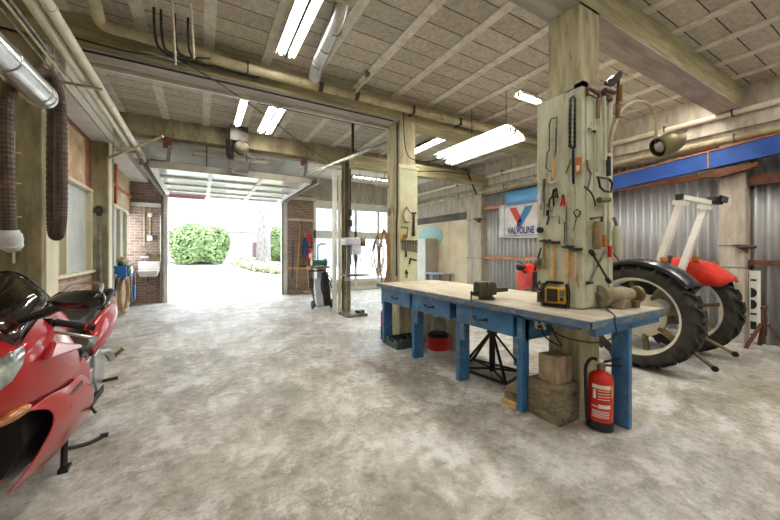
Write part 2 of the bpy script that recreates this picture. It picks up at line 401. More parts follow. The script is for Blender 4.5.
# ribs between the block courses (one every 0.66 m)
rb = MB()
for k in range(-2, 12):
    x = 0.085 + 0.66*k
    for y0, y1 in ((-3.5, 1.66), (1.955, 4.64), (5.06, 7.5), (7.85, YF)):
        if x < 7.2: rb.bx(x-0.058, x+0.058, y0, y1, ZC-0.018, ZC+0.01)
struct(rb.build('trim_1', 'rib'))
# beams across the garage
b = MB().bx(XL-0.3, XR+0.2, 1.66, 1.955, 3.60, ZC+0.2)
struct(b.build('concrete_beam', 'concrete_beam'))
struct(MB().bx(XL-0.3, 7.14, 1.662, 1.953, 3.58, 3.603).build('trim_2', 'concrete_soffit'))
struct(MB().bx(XL-0.3, XR+0.2, 4.64, 5.06, 3.60, ZC+0.2).build('concrete_beam', 'concrete_beam'))
struct(MB().bx(XL-0.3, 2.84, 4.66, 4.96, 3.582, 3.603).build('trim_3', 'concrete_soffit'))
struct(MB().bx(XL, 2.84, 5.02, 5.065, 3.555, 3.60).build('trim_4', 'flangewhite'))
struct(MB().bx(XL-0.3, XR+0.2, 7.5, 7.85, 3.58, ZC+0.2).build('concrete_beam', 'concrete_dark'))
struct(MB().bx(XL, 3.0, 7.78, 7.86, 3.53, 3.60).build('trim_5', 'flangewhite'))
struct(MB().bx(2.95, 7.3, 6.78, 7.0, 3.30, 3.58).build('concrete_beam', 'concrete_beam'))
# edge beam along the right wall
struct(MB().bx(7.14, 7.7, -3.5, YF, 3.30, ZC+0.2).build('concrete_beam', 'concrete_grey'))
struct(MB().bx(7.22, 7.7, -3.5, 7.1, 3.10, 3.32).bx(7.22, 7.7, 7.1, YF, 2.66, 3.32).build('concrete_beam', 'concrete_grey'))
# columns
def column(x0, x1, y0, y1, z1, m='concrete'):
    return struct(MB().bx(x0, x1, y0, y1, 0, z1).build('concrete_column', m, bevel=0.012))
column(2.847, 3.179, 1.662, 1.953, 3.62)
column(2.847, 3.164, 4.642, 5.058, 3.62)
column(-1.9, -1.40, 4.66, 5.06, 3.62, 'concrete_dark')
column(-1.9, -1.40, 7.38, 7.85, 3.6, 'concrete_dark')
column(7.2, 7.6, 1.655, 1.945, 3.32, 'concrete_grey')
column(7.2, 7.6, 7.12, 7.71, 3.32, 'concrete_grey')
struct(MB().bx(-1.41, -1.392, 4.74, 5.075, 0, 3.6).build('trim_6', 'cream'))
struct(MB().bx(-1.41, -1.385, 7.40, 7.62, 0, 3.55).build('trim_7', 'cream'))

# left wall: brick plinth, sheets above, framed windows
struct(MB().bx(XL-0.35, XL-0.14, -3.5, 4.7, 0, ZC+0.1).build('wall_left', 'cream'))
w = MB()
for y0, y1 in ((5.06, 7.38), (7.85, YF)):
    w.bx(XL-0.25, XL, y0, y1, 0, 1.06)
struct(w.build('wall_left', 'brick_side'))
struct(MB().bx(XL-0.25, XL-0.03, 5.06, 7.38, 2.42, ZC+0.1).bx(XL-0.25, XL-0.03, 7.85, YF, 2.40, ZC+0.1).build('wall_left', 'flangewhite'))
def frame_window(n, y0, y1, z0, z1, muls, mat_pane):
    f = MB()
    f.bx(XL-0.08, XL+0.03, y0, y1, z1-0.05, z1); f.bx(XL-0.08, XL+0.06, y0, y1, z0, z0+0.045)
    for y in [y0+0.03, y1-0.03]+muls: f.bx(XL-0.08, XL+0.02, y-0.03, y+0.03, z0+0.045, z1-0.05)
    fo = struct(f.build('window_%d' % n, 'cream', bevel=0.006))
    MB().bx(XL-0.07, XL-0.05, y0+0.06, y1-0.06, z0+0.045, z1-0.05).build('pane', mat_pane, fo)
M['frosted'] = mat('frosted_pane', (206, 210, 208), (188, 194, 192), scale=2, rough=0.25)
frame_window(1, 5.08, 7.34, 1.06, 2.46, [5.75, 6.12], 'frosted')
frame_window(2, 7.88, 10.35, 1.0, 2.42, [8.75, 9.6], 'frosted')
# sheets above the windows
struct(MB().bx(XL-0.03, XL-0.005, 5.08, 7.36, 2.46, 3.45).build('trim_8', 'redwood'))
struct(MB().bx(XL-0.005, XL+0.012, 5.3, 6.95, 2.47, 3.2).build('trim_9', 'plywood'))
struct(MB().bx(XL-0.02, XL+0.05, 5.06, 7.38, 3.42, 3.50).build('trim_10', 'redwood'))
struct(MB().bx(XL-0.03, XL-0.005, 7.88, 10.9, 2.44, 3.3).build('trim_11', 'plywood'))
for y in (8.35, 9.05): struct(MB().bx(XL-0.005, XL+0.05, y-0.07, y+0.07, 2.44, 3.3).build('trim_12', 'orangewood'))
struct(MB().bx(XL-0.01, XL+0.03, 7.88, 10.9, 2.80, 2.86).build('trim_13', 'orangewood'))

# front wall: brick piers, header, glazed screen
struct(MB().bx(XL-0.3, -0.87, YF, YF+0.3, 0, 3.95).build('wall_front', 'brick'))
struct(MB().bx(2.45, 3.34, YF, YF+0.3, 0, 3.3).build('wall_front', 'brick'))
struct(MB().bx(-0.87, 2.45, YF+0.02, YF+0.3, 3.0, 3.95).build('wall_front', 'white'))
struct(MB().bx(2.45, 7.7, YF+0.02, YF+0.3, 3.17, 3.95).build('wall_front', 'concrete_grey'))
struct(MB().bx(-0.9, -0.80, YF-0.06, YF+0.2, 0, 3.0).build('trim_14', 'white', bevel=0.006))
struct(MB().bx(2.29, 2.45, YF-0.06, YF+0.2, 0, 3.2).build('trim_15', 'flangewhite', bevel=0.006))
struct(MB().bx(XL, -0.88, YF-0.10, YF-0.005, 2.62, 2.72).build('trim_16', 'flangewhite'))
sc = MB()
sc.bx(3.34, 7.3, YF+0.02, YF+0.14, 2.90, 3.17); sc.bx(3.34, 7.3, YF+0.03, YF+0.13, 1.86, 2.13); sc.bx(3.34, 7.3, YF+0.02, YF+0.14, 0.28, 0.40)
sc.bx(3.34, 7.3, YF+0.04, YF+0.12, 0, 0.12)
for x in (3.38, 4.06, 4.40, 4.92, 5.86, 6.3, 7.2): sc.bx(x-0.05, x+0.05, YF+0.03, YF+0.13, 0, 2.95)
so = struct(sc.build('window_3', 'white', bevel=0.006))
so['label'] = 'white timber glazed screen'
MB().bx(3.34, 7.3, YF+0.07, YF+0.08, 0.40, 2.90).build('pane', 'glass', so)
MB().bx(3.34, 7.3, YF+0.05, YF+0.11, 0.12, 0.30).build('panel', 'cream', so)

struct(MB().bx(XL-0.3, XR+0.3, -3.7, -3.5, 0, ZC+0.2).build('wall_back', 'concrete_grey'))
struct(MB().bx(XL-0.02, -1.33, 5.06, 7.38, 3.30, 3.62).bx(XL-0.02, -1.25, 7.86, YF, 3.28, 3.62).build('trim_32', 'flangewhite'))
# right wall: corrugated sheets, wallboard, rails
def corrugated(y0, y1, z0, z1, x, pitch=0.135, amp=0.040):
    n = int((y1-y0)/pitch*10); ys = [y0+(y1-y0)*i/n for i in range(n+1)]
    rows = [[(x+amp*math.sin(2*PI*(y-y0)/pitch), y, z) for y in ys] for z in (z0, z1)]
    return MB().grid(rows)
o = struct(corrugated(-3.5, 7.1, 0, 3.32, XR+0.045).build('wall_right', 'corr', smooth=True, solid=0.002))
struct(MB().bx(XR+0.1, XR+0.3, -3.5, YF+0.3, 0, ZC+0.2).build('wall_right', 'corr_dark'))
struct(MB().bx(7.26, 7.5, 7.7, YF, 0, 2.42).build('wall_right', 'beige'))
struct(corrugated(7.7, YF, 2.42, 2.70, 7.30).build('trim_17', 'corr_dark', solid=0.002))
for y in (8.6, 9.4, 10.2): struct(MB().bx(7.245, 7.262, y-0.01, y+0.01, 0.1, 2.42).build('trim_18', 'cream'))
struct(MB().bx(7.31, 7.38, 1.95, 7.1, 1.18, 1.26).build('trim_19', 'copper'))
struct(MB().bx(7.31, 7.38, 1.95, 7.1, 2.64, 2.72).build('trim_20', 'copper'))
struct(MB().bx(7.31, 7.38, -3.5, 1.64, 1.20, 1.28).build('trim_21', 'rust'))
struct(MB().bx(7.28, 7.38, -3.5, 1.64, 2.42, 2.58).build('trim_22', 'rust'))
# grey slim ties around the right-hand column
for z in (1.50, 1.16): struct(MB().bx(7.193, 7.61, 1.648, 1.952, z, z+0.012).build('trim_23', 'steel'))
for y0, y1 in ((7.112, 7.718),): 
    for z in (2.36, 1.2): struct(MB().bx(7.193, 7.61, y0, y1, z, z+0.02).build('trim_24', 'steel'))

# ------------------------------------------------------------------ outside
def gz(x, y): return -0.02 + max(0.0, 0.104*(y-11.5))*max(0.15, min(1.0, 1-(x-1.0)/5.5)) if y > 11.5 else -0.02
xs = [-14+i for i in range(0, 40)]; ys = [11.34+0.9*i for i in range(0, 34)]
g = struct(MB().grid([[(x, y, gz(x, y)) for x in xs] for y in ys]).build('driveway', 'drive', smooth=True)); 
struct(MB().bx(-0.8, 2.3, 11.3, 11.36, -0.03, 0.006).build('trim_25', 'concrete_grey'))
def leaves(n, fn, size, m):
    for _ in range(n):
        p, nn = fn(); p = Vector(p); nn = Vector(nn).normalized()
        u = nn.orthogonal().normalized(); a = random.uniform(0, 2*PI); u = Matrix.Rotation(a, 3, nn) @ u
        t = Matrix.Rotation(random.uniform(-0.9, 0.9), 3, u) @ nn; w = t.cross(u); s = size*random.uniform(0.6, 1.3)
        vs = [m.bm.verts.new(p+u*s*a+w*s*b*0.55) for a, b in ((-1, 0), (-0.2, 1), (1, 0), (-0.2, -1))]
        m.bm.faces.new(vs)
    return m
def lump(cx, cy, cz, rx, ry, rz, k=3.0):
    def f():
        while True:
            d = Vector((random.gauss(0, 1), random.gauss(0, 1), random.gauss(0, 1))).normalized()
            if d.z > -0.75: break
        q = (abs(d.x)**k+abs(d.y)**k+abs(d.z)**k)**(-1/k)
        r = q*random.uniform(0.86, 1.03)*(1+0.05*math.sin(7*d.x+3*d.z))
        return (cx+d.x*rx*r, cy+d.y*ry*r, cz+d.z*rz*r), d
    return f
t = thing('hedge', 'large clipped round green hedge on the bank outside the open garage door', 'hedge', (0.0, 19.3, gz(0, 19.3)))
hm = MB(); leaves(9000, lump(-0.05, 19.3, 1.72, 1.32, 1.1, 1.02), 0.075, hm); hm.build('foliage', 'leaf', t)
MB().ell((-0.05, 19.3, 1.70), (1.1, 0.9, 0.88), 20, 12).build('shaded_core', mat('hedge_shadow', (70, 84, 44), (50, 62, 32), rough=1), t)  # solid core, the foliage's inner shade put into its dark colour
t = thing('tree', 'grey tree trunk in the ivy bed outside the garage', 'tree', (3.05, 19.5, gz(3.05, 19.5)))
MB().tube(smoothpath([(3.05, 19.5, 0.2), (3.02, 19.5, 1.0), (3.05, 19.5, 2.4), (3.0, 19.5, 4.0), (3.1, 19.5, 6.5)], 6), [0.46-0.01*i for i in range(25)], 14).build('trunk', 'bark', t, smooth=True)
t = thing('shrub', 'small bright green bush right of the tree trunk outside', 'shrub', (4.05, 21.0, 0.3))
hm = MB(); leaves(3500, lump(4.05, 21.0, 1.75, 0.62, 0.6, 1.1, 2.4), 0.07, hm); hm.build('foliage', 'leaf', t)
MB().ell((4.05, 21.0, 1.6), (0.45, 0.45, 1.0), 14, 10).build('shaded_core', bpy.data.materials['hedge_shadow'], t)  # same shade-coloured core inside the bush
iv = MB()
def ivy():
    while True:
        x = random.uniform(1.3, 6.0); y = random.uniform(16.0, 21.5)
        if ((x-3.9)/2.6)**2+((y-18.9)/2.9)**2 < random.uniform(0.75, 1.0): break
    return (x, y, gz(x, y)+random.uniform(0.02, 0.36)), (random.gauss(0, .4), random.gauss(0, .4)-0.2, 1)
leaves(8000, ivy, 0.09, iv)
tag(iv.build('ivy', 'ivy'), 'pale green ivy ground cover around the tree trunk', 'ground cover', kind='stuff')
# white house across the drive
t = thing('house', 'white rendered house across the driveway', 'house', (1.0, 26.0, 0.7))
MB().bx(-9, 12, 26.0, 30.0, 0.2, 7.5).build('wall', 'render', t)
MB().bx(-2.6, -1.85, 25.9, 26.02, 2.9, 3.7).build('window_frame', 'flangewhite', t)
MB().bx(-2.52, -1.93, 25.88, 25.93, 2.98, 3.62).build('window_pane', mat('pale_pane', (150, 158, 166), rough=0.1), t)
MB().bx(-1.62, -1.52, 25.88, 26.0, 0.5, 6.0).build('drain_pipe', mat('pale_drain_pipe', (190, 192, 196), rough=0.6), t)
MB().bx(3.35, 3.95, 25.88, 26.02, 0.6, 2.05).build('door', 'darkwood', t)
MB().bx(1.4, 3.2, 25.9, 26.02, 0.7, 2.7).build('garage_door', 'flangewhite', t)
MB().bx(-9, 12, 25.85, 26.0, 2.8, 2.88).build('ledge', mat('pale_grey_ledge', (186, 188, 190), rough=0.8), t)
t = thing('car', 'small red car parked outside at the left edge of the door opening', 'car', (-2.15, 20.4, gz(-2.1, 20.4)))
MB().loft([[(x, y, z) for y, z in ((18.7, 1.15), (18.75, 1.5), (19.3, 1.62), (19.8, 2.05), (21.2, 2.08), (21.9, 1.66), (22.4, 1.6), (22.45, 1.15))] for x in (-3.2, -1.62)]).build('body', 'red', t, bevel=0.06)
MB().loft([[(x, y, z) for y, z in ((19.55, 1.68), (19.95, 2.0), (21.1, 2.02), (21.65, 1.68))] for x in (-3.22, -1.6)]).build('side_window', 'darkglass', t)
for y in (19.3, 21.7):
    for x0 in (-3.2, -1.8): MB().lathe([(0.28, 0), (0.3, 0.02), (0.3, 0.16), (0.28, 0.18)], (x0, y, 1.12), (1, 0, 0)).build('wheel', 'black', t)

# ------------------------------------------------------------------ lamps
def lamp_fixture(label, cx, cy, z, length, along='y', tubes=2, lit=True, w=0.2, group=None, tilt=0.0, housing='fixture', tube_r=0.019):
    t = thing('fluorescent_lamp', label, 'ceiling lamp', (cx, cy, z), group)
    R = Euler((0, tilt, 0)).to_matrix()
    def T(a, l, h):
        p = R @ Vector((a, l, h)) if along == 'y' else Vector((l, a, h))
        return (cx+p.x, cy+p.y, z+p.z)
    hl = length/2
    h = MB()
    prof = [(-w/2, -0.005), (-w*0.32, 0.055), (w*0.32, 0.055), (w/2, -0.005), (w/2-0.006, -0.008), (w*0.29, 0.045), (-w*0.29, 0.045), (-w/2+0.006, -0.008)]
    h.loft([[T(a, l, q) for a, q in prof] for l in (-hl, hl)])
    h.build('housing', housing, t)
    if tubes == 2:
        sp_ = MB(); sp_.loft([[T(a, l, q) for a, q in ((-0.018, 0.045), (0.018, 0.045), (0.013, -0.028), (-0.013, -0.028))] for l in (-hl, hl)]); sp_.build('gap_strip', 'black', t)  # black strip added so the glaring tubes read as two
    for k in range(tubes):
        a = (k-(tubes-1)/2)*w*0.46
        MB().tube([T(a, -hl+0.03, 0.0), T(a, hl-0.03, 0.0)], tube_r, 10).build('tube', 'tube' if lit else 'tube_off', t, smooth=True)
        for l in (-hl+0.012, hl-0.012): MB().box(T(a, l, 0.005), (0.03, 0.03, 0.05)).build('socket', 'fixture_grey', t)
    return t
lamp_fixture('bright twin tube lamp on the ceiling before the pale beam, nearest the silver duct', 0.90, 3.42, 3.83, 1.5, w=0.24)
lamp_fixture('lit twin tube lamp overhead between the two near cross beams', 1.12, 6.43, 3.84, 1.45, w=0.28)
lamp_fixture('single tube lamp leading up to the grey door motor', 0.60, 6.25, 3.84, 1.5, tubes=1, w=0.12, group=None)
o = lamp_fixture('long hanging reflector lamp tilted, right of the second concrete column', 4.13, 4.25, 3.22, 1.75, w=0.50, tilt=math.radians(17), housing='fixture', tube_r=0.03)
for y in (3.55, 4.30):
    MB().tube([(4.13, y, 3.27), (4.13, y, 3.935)], 0.006, 6).build('hanger', 'steel_dark', o)
lamp_fixture('short lit lamp on the ceiling just left of the tool-covered column', 4.55, 3.44, 3.85, 0.55, along='x', tubes=1, w=0.16)
lamp_fixture('lit lamp behind the hanging reflector lamp, beyond the cross beam', 4.5, 6.2, 3.84, 1.3, w=0.24)
o = lamp_fixture('tube lamp seen right of the dark post, over the drill press', 4.3, 8.5, 3.50, 1.3, along='x', tubes=2, w=0.2)
for x in (3.9, 4.7): MB().tube([(x, 8.5, 3.55), (x, 8.5, 3.935)], 0.006, 6).build('hanger', 'steel_dark', o)
o = lamp_fixture('tube lamp lying crosswise behind the grey door motor', 0.6, 7.98, 3.42, 1.5, along='x', tubes=1, lit=False, w=0.16)
for x in (0.1, 1.1): MB().tube([(x, 7.98, 3.47), (x, 7.98, 3.935)], 0.006, 6).build('hanger', 'steel_dark', o)
# unseen lamps added for brightness, behind the camera and over the tractor
for i, (x, y) in enumerate(((0.9, 0.2), (0.9, -2.2), (4.4, 0.2), (4.4, -2.2), (6.2, -2.2), (6.2, 0.2))):
    lamp_fixture('added twin tube fill lamp in the front bay, out of the picture', x, y, 3.84, 1.5, w=0.24, group='added front bay fill lamps')

for x in (4.6, 6.2): lamp_fixture('added twin tube fill lamp hidden behind the big beam over the tractor', x, 2.085, 3.87, 1.3, along='x', w=0.2, group='added fill lamps behind the big beam')  # lamps added out of view to brighten the tractor side
# ------------------------------------------------------------------ workbench (X 2.40-3.51, Y 1.31-4.57)
t = thing('workbench', 'long worn blue wooden workbench with drawers and a pale dusty top', 'workbench', (2.95, 2.95, 0))
tp = MB(); z0, z1 = 0.885, 0.92
tp.bx(2.40, 2.845, 1.31, 4.57, z0, z1).bx(3.182, 3.51, 1.31, 4.57, z0, z1).bx(2.845, 3.182, 1.31, 1.655, z0, z1).bx(2.845, 3.182, 1.96, 4.57, z0, z1)
tp.build('tabletop', 'bench_wood', t)
ed = MB().bx(2.385, 2.40, 1.30, 4.58, 0.862, 0.915).bx(2.385, 3.52, 1.295, 1.31, 0.866, 0.915).bx(2.40, 3.51, 4.57, 4.585, 0.862, 0.915)
ed.build('edge_strip', 'blue_dirty', t)
fr = MB().bx(2.44, 2.48, 1.42, 4.50, 0.83, 0.885).bx(3.44, 3.48, 1.42, 4.5, 0.78, 0.885).bx(2.44, 3.48, 4.48, 4.52, 0.6, 0.885)
for y in (1.92, 2.70, 3.58): fr.bx(2.48, 2.84 if y < 2 else 3.44, y, y+0.03, 0.63, 0.885)
fr.build('frame', 'blue', t)
er = MB().bx(2.46, 3.46, 1.315, 1.36, 0.80, 0.868).bx(2.75, 3.50, 1.30, 1.33, 0.845, 0.88)
er.build('end_rail', 'blue', t, bevel=0.004)
for y, wx in ((4.43, 0.15), (3.60, 0.15), (2.72, 0.14), (1.92, 0.09)):
    MB().bx(2.44, 2.44+wx, y, y+0.062, 0, 0.885).build('leg', 'blue', t, bevel=0.004)
MB().bx(2.935, 2.985, 1.315, 1.445, 0, 0.86).build('leg', 'blue', t, bevel=0.004)
for y in (4.43, 2.72): MB().bx(3.38, 3.47, y, y+0.07, 0, 0.885).build('leg', 'blue', t)
for y0, y1 in ((3.69, 4.42), (2.87, 3.59), (2.01, 2.76)):
    d = MB().bx(2.422, 2.445, y0, y1, 0.65, 0.852).bx(2.445, 2.9 if y0 > 2.3 else 2.8, y0+0.02, y1-0.02, 0.655, 0.82).build('drawer', 'blue', t, bevel=0.003)
    ym = (y0+y1)/2 + 0.02
    hd = MB().tube(smoothpath([(2.42, ym-0.075, 0.745), (2.388, ym-0.06, 0.742), (2.382, ym, 0.735), (2.388, ym+0.06, 0.742), (2.42, ym+0.075, 0.745)], 4), 0.009, 8)
    hd.box((2.418, ym-0.08, 0.747), (0.01, 0.035, 0.03)).box((2.418, ym+0.08, 0.747), (0.01, 0.035, 0.03))
    hd.build('handle', 'steel_dark', d, smooth=True)
for y in (2.68, 3.555, 1.985):
    MB().bx(2.432, 2.46, y-0.03, y+0.03, 0.47, 0.655).build('post_block', 'blue_dirty', t)

# vise
t = thing('bench_vise', 'olive grey iron vise bolted to the front edge of the workbench', 'vise', (2.55, 2.46, 0.92))
vb = MB().lathe([(0.085, 0), (0.085, 0.02), (0.06, 0.03), (0.055, 0.06)], (2.57, 2.46, 0.921), (0, 0, 1), 20)
vb.prism([(2.49, 2.41, 0.98), (2.49, 2.51, 0.98), (2.66, 2.51, 0.98), (2.66, 2.41, 0.98)], (0, 0, 0.06))
vb.loft([[(x, 2.46+a*w_, 0.97+h_) for a, h_ in ((-1, 0), (-1, 0.10), (-0.7, 0.135), (0.7, 0.135), (1, 0.10), (1, 0))] for x, w_ in ((2.53, 0.06), (2.60, 0.075), (2.635, 0.075))])
vb.build('fixed_jaw', 'vise', t, smooth=True, bevel=0.004)
MB().loft([[(x, 2.46+a*w_, 0.955+h_) for a, h_ in ((-1, 0), (-1, 0.12), (-0.7, 0.15), (0.7, 0.15), (1, 0.12), (1, 0))] for x, w_ in ((2.43, 0.05), (2.47, 0.075), (2.515, 0.075))]).build('moving_jaw', 'vise', t, smooth=True, bevel=0.004)
MB().bx(2.515, 2.53, 2.385, 2.535, 1.07, 1.105).build('jaw_plate', 'steel', t)
MB().bx(2.62, 2.86, 2.43, 2.49, 0.985, 1.03).build('slide_bar', 'vise', t, bevel=0.004)
s_ = MB().tube([(2.36, 2.46, 0.99), (2.44, 2.46, 0.99)], 0.02, 12).build('screw', 'steel_dark', t, smooth=True)
MB().tube([(2.368, 2.47, 1.02), (2.366, 2.485, 0.70)], 0.008, 8).ell((2.366, 2.486, 0.70), (0.013, 0.013, 0.013), 8, 6).build('handle', 'steel', s_, smooth=True)

# jobsite radio
t = thing('radio', 'yellow and black jobsite radio on the workbench by the tool column', 'radio', (2.70, 1.79, 0.92))
rz = math.atan2(-0.13, 0.05)
def RL(a, d, h):  # a along the front face, d back
    ux, uy = 0.36, -0.933; nx, ny = -0.933, -0.36
    return (2.70+ux*a-nx*d, 1.79+uy*a-ny*d, 0.921+h)
def rbox(mb, a0, a1, d0, d1, h0, h1):
    return mb.loft([[RL(a0, d0, h), RL(a1, d0, h), RL(a1, d1, h), RL(a0, d1, h)] for h in (h0, h1)])
rbox(MB(), -0.085, 0.085, 0.02, 0.15, 0.035, 0.175).build('case', 'yellow', t, bevel=0.012)
cg = MB()
for a in (-0.10, 0.10):
    for d in (0.02, 0.15): cg.tube(smoothpath([RL(a*0.98, d, 0.0), RL(a*1.05, d, 0.05), RL(a*1.05, d, 0.15), RL(a*0.9, d, 0.205)], 4), 0.016, 8)
    cg.tube([RL(a*0.95, 0.02, 0.2), RL(a*0.95, 0.15, 0.2)], 0.014, 8); cg.tube([RL(a, 0.02, 0.014), RL(a, 0.15, 0.014)], 0.014, 8)
cg.tube([RL(-0.1, 0.02, 0.016), RL(0.1, 0.02, 0.016)], 0.015, 8); cg.tube([RL(-0.09, 0.085, 0.213), RL(0.09, 0.085, 0.213)], 0.014, 8)
cg.build('roll_cage', 'gloss_black', t, smooth=True)
sp = rbox(MB(), -0.07, 0.02, 0.005, 0.03, 0.05, 0.165).build('speaker', 'black', t, bevel=0.01)
rbox(MB(), 0.035, 0.075, 0.012, 0.03, 0.10, 0.16).build('display', 'greymetal', t)
for h in (0.075,): MB().lathe([(0.018, 0), (0.018, 0.02), (0.012, 0.024)], RL(0.055, 0.02, h), (-0.933, -0.36, 0), 14).build('knob', 'gloss_black', t, smooth=True)
MB().tube([RL(0.08, 0.14, 0.19), RL(0.12, 0.16, 0.40)], 0.003, 6).build('antenna', 'dark', t)

# bench grinder
t = thing('bench_grinder', 'dusty grey twin-wheel bench grinder on the near end of the workbench', 'grinder', (3.18, 1.50, 0.92))
A = (0.95, -0.31, 0)
MB().tube([(3.03+0.95*q, 1.56-0.31*q, 1.035) for q in (0.05, 0.06, 0.10, 0.20, 0.29, 0.30)], [0.05, 0.058, 0.066, 0.066, 0.056, 0.035], 20).build('motor', 'grinder', t, smooth=True)
MB().loft([[(3.19+dx*k, 1.51+dy, z) for dx, dy in ((-0.09, -0.07), (0.09, -0.07), (0.09, 0.07), (-0.09, 0.07))] for z, k in ((0.921, 1.0), (0.94, 1.0), (1.0, 0.55))]).build('base', 'grinder', t, bevel=0.004)
def disc(o, r, wd, nm, m, par=t):
    return MB().lathe([(r*0.35, -wd/2-0.012), (r*0.4, -wd/2-0.005), (r*0.95, -wd/2), (r, -wd/2+0.008), (r, wd/2-0.008), (r*0.95, wd/2), (r*0.4, wd/2)], o, A, 28).build(nm, m, par, smooth=True)
g1 = disc((3.02, 1.565, 1.03), 0.098, 0.045, 'wheel_guard', 'grinder')
MB().lathe([(0.024, 0), (0.03, 0.004), (0.03, 0.02), (0.016, 0.026)], (2.99, 1.575, 1.03), (-0.95, 0.31, 0), 16).build('hub', 'steel', g1, smooth=True)
g2 = disc((3.37, 1.45, 1.035), 0.075, 0.035, 'wheel_guard', 'olive')
MB().box((3.30, 1.43, 0.955), (0.07, 0.05, 0.06)).build('tool_rest', 'olive', t, bevel=0.004)

# extinguisher
t = thing('fire_extinguisher', 'red fire extinguisher with white label standing at the near end of the workbench', 'fire extinguisher', (2.79, 1.455, 0))
ax = Vector((0.04, 0.0, 1)).normalized(); o0 = Vector((2.785, 1.455, 0.0))
b = MB().lathe([(0.088, 0.055), (0.0895, 0.075), (0.0895, 0.39), (0.082, 0.42), (0.055, 0.445), (0.03, 0.455), (0.026, 0.475)], o0, ax, 32).build('cylinder', 'ext_red', t, smooth=True)
MB().lathe([(0.088, 0.002), (0.095, 0.006), (0.095, 0.07), (0.0885, 0.075)], o0, ax, 32).build('base_ring', 'black', t, smooth=True)
vh = Vector((-0.87, -0.5, 0)); rr = Vector((0.5, -0.87, 0))
def EX(ang, h, r=0.0905):
    d = vh*math.cos(ang) + rr*math.sin(ang); return o0 + ax*h + d*r
def patch(a0, a1, h0, h1, nm, m, r=0.0908, n=10):
    return MB().grid([[EX(a0+(a1-a0)*i/n, h, r) for i in range(n+1)] for h in (h0, h1)]).build(nm, m, b, smooth=True)
patch(-0.75, 0.75, 0.335, 0.365, 'label_band', 'paper'); patch(-0.65, -0.4, 0.255, 0.325, 'label_tag', 'paper')
patch(-0.2, 0.75, 0.185, 0.215, 'label_band', 'paper'); patch(-0.75, -0.25, 0.19, 0.20, 'label_band', 'paper')
for i, h in enumerate((0.318, 0.296, 0.274, 0.252, 0.160, 0.148, 0.136, 0.124, 0.112)):
    patch(-0.25 if i < 4 else -0.72, 0.66, h, h+0.006, 'label_line', 'paper')
patch(0.85, 1.05, 0.27, 0.36, 'side_label', mat('green_yellow_label', (190, 196, 90), rough=0.5))
vv = MB().lathe([(0.03, 0.47), (0.03, 0.5), (0.02, 0.505), (0.02, 0.53)], o0, ax, 14); vv.build('valve', 'steel', t, smooth=True)
p = o0 + ax*0.52
MB().bar(p, p+Vector((0.16, -0.09, 0.035)), 0.022, 0.012).bar(p+Vector((0, 0, -0.02)), p+Vector((0.155, -0.10, -0.03)), 0.022, 0.01).build('handle', 'black', t)
MB().tube(smoothpath([p, p+Vector((-0.05, 0.04, 0.03)), p+Vector((-0.105, 0.06, -0.02)), p+Vector((-0.125, 0.055, -0.15)), p+Vector((-0.115, 0.05, -0.45))], 6), 0.013, 8).build('hose', 'black', t, smooth=True)
MB().lathe([(0.02, 0), (0.016, 0.03), (0.01, 0.035)], (2.785-0.20*0+0.0, 1.455, 0.535), (-0.5, -0.4, 0.3), 12).build('pressure_gauge', 'paper', t)

# wooden boxes under the end of the bench
tag(MB().bx(2.50, 2.775, 1.612, 1.91, 0, 0.315).build('wooden_crate', 'oldwood', bevel=0.006), 'large dark stained wooden crate on the floor under the near end of the workbench', 'crate')
bz = MB().box((2.625, 1.735, 0.43), (0.20, 0.17, 0.225), (0, 0, -0.12)).build('wooden_box', 'oldwood2', bevel=0.005)
tag(bz, 'smaller pale wooden box with a red stain on top of the dark crate', 'box')
for i, (dz, lab) in enumerate(((0.0, 'bottom pale offcut of wood on the floor by the near bench leg'), (0.055, 'grey offcut of wood in the middle of the small stack by the near bench leg'), (0.11, 'top pinkish offcut of wood in the small stack by the near bench leg'))):
    tag(MB().box((2.50+0.02*i, 2.06, 0.026+dz), (0.13-0.02*i, 0.16, 0.05), (0, 0, 0.2*i-0.1)).build('wood_offcut', ('handle', 'oldwood', 'oldwood2')[i], bevel=0.004), lab, 'wood block')
# socket box and cables under the top
t = thing('power_socket', 'small beige double socket box under the workbench top beside the near leg', 'socket', (2.56, 1.80, 0.78))
MB().bx(2.53, 2.56, 1.77, 1.87, 0.745, 0.83).build('plate', 'cream', t, bevel=0.004)
for z in (0.768, 0.808): MB().lathe([(0.017, 0), (0.014, 0.004)], (2.53, 1.82, z), (-1, 0, 0), 14).build('outlet', 'ink', t)
tag(MB().tube(smoothpath([(2.53, 1.80, 0.79), (2.50, 1.74, 0.70), (2.50, 1.60, 0.66), (2.51, 1.66, 0.73), (2.58, 1.75, 0.80)], 8), 0.006, 6).build('power_cable', 'black', smooth=True), 'black looped power cable under the workbench by the socket', 'cable')
tag(MB().tube(smoothpath([(3.0, 1.52, 0.928), (2.75, 1.33, 0.927), (2.66, 1.285, 0.90), (2.66, 1.285, 0.79), (2.60, 1.40, 0.72), (2.50, 1.6, 0.74), (2.54, 1.79, 0.80)], 8), 0.005, 6).build('grinder_cable', 'black', smooth=True), 'thin black cable from the grinder hanging over the bench end', 'cable')

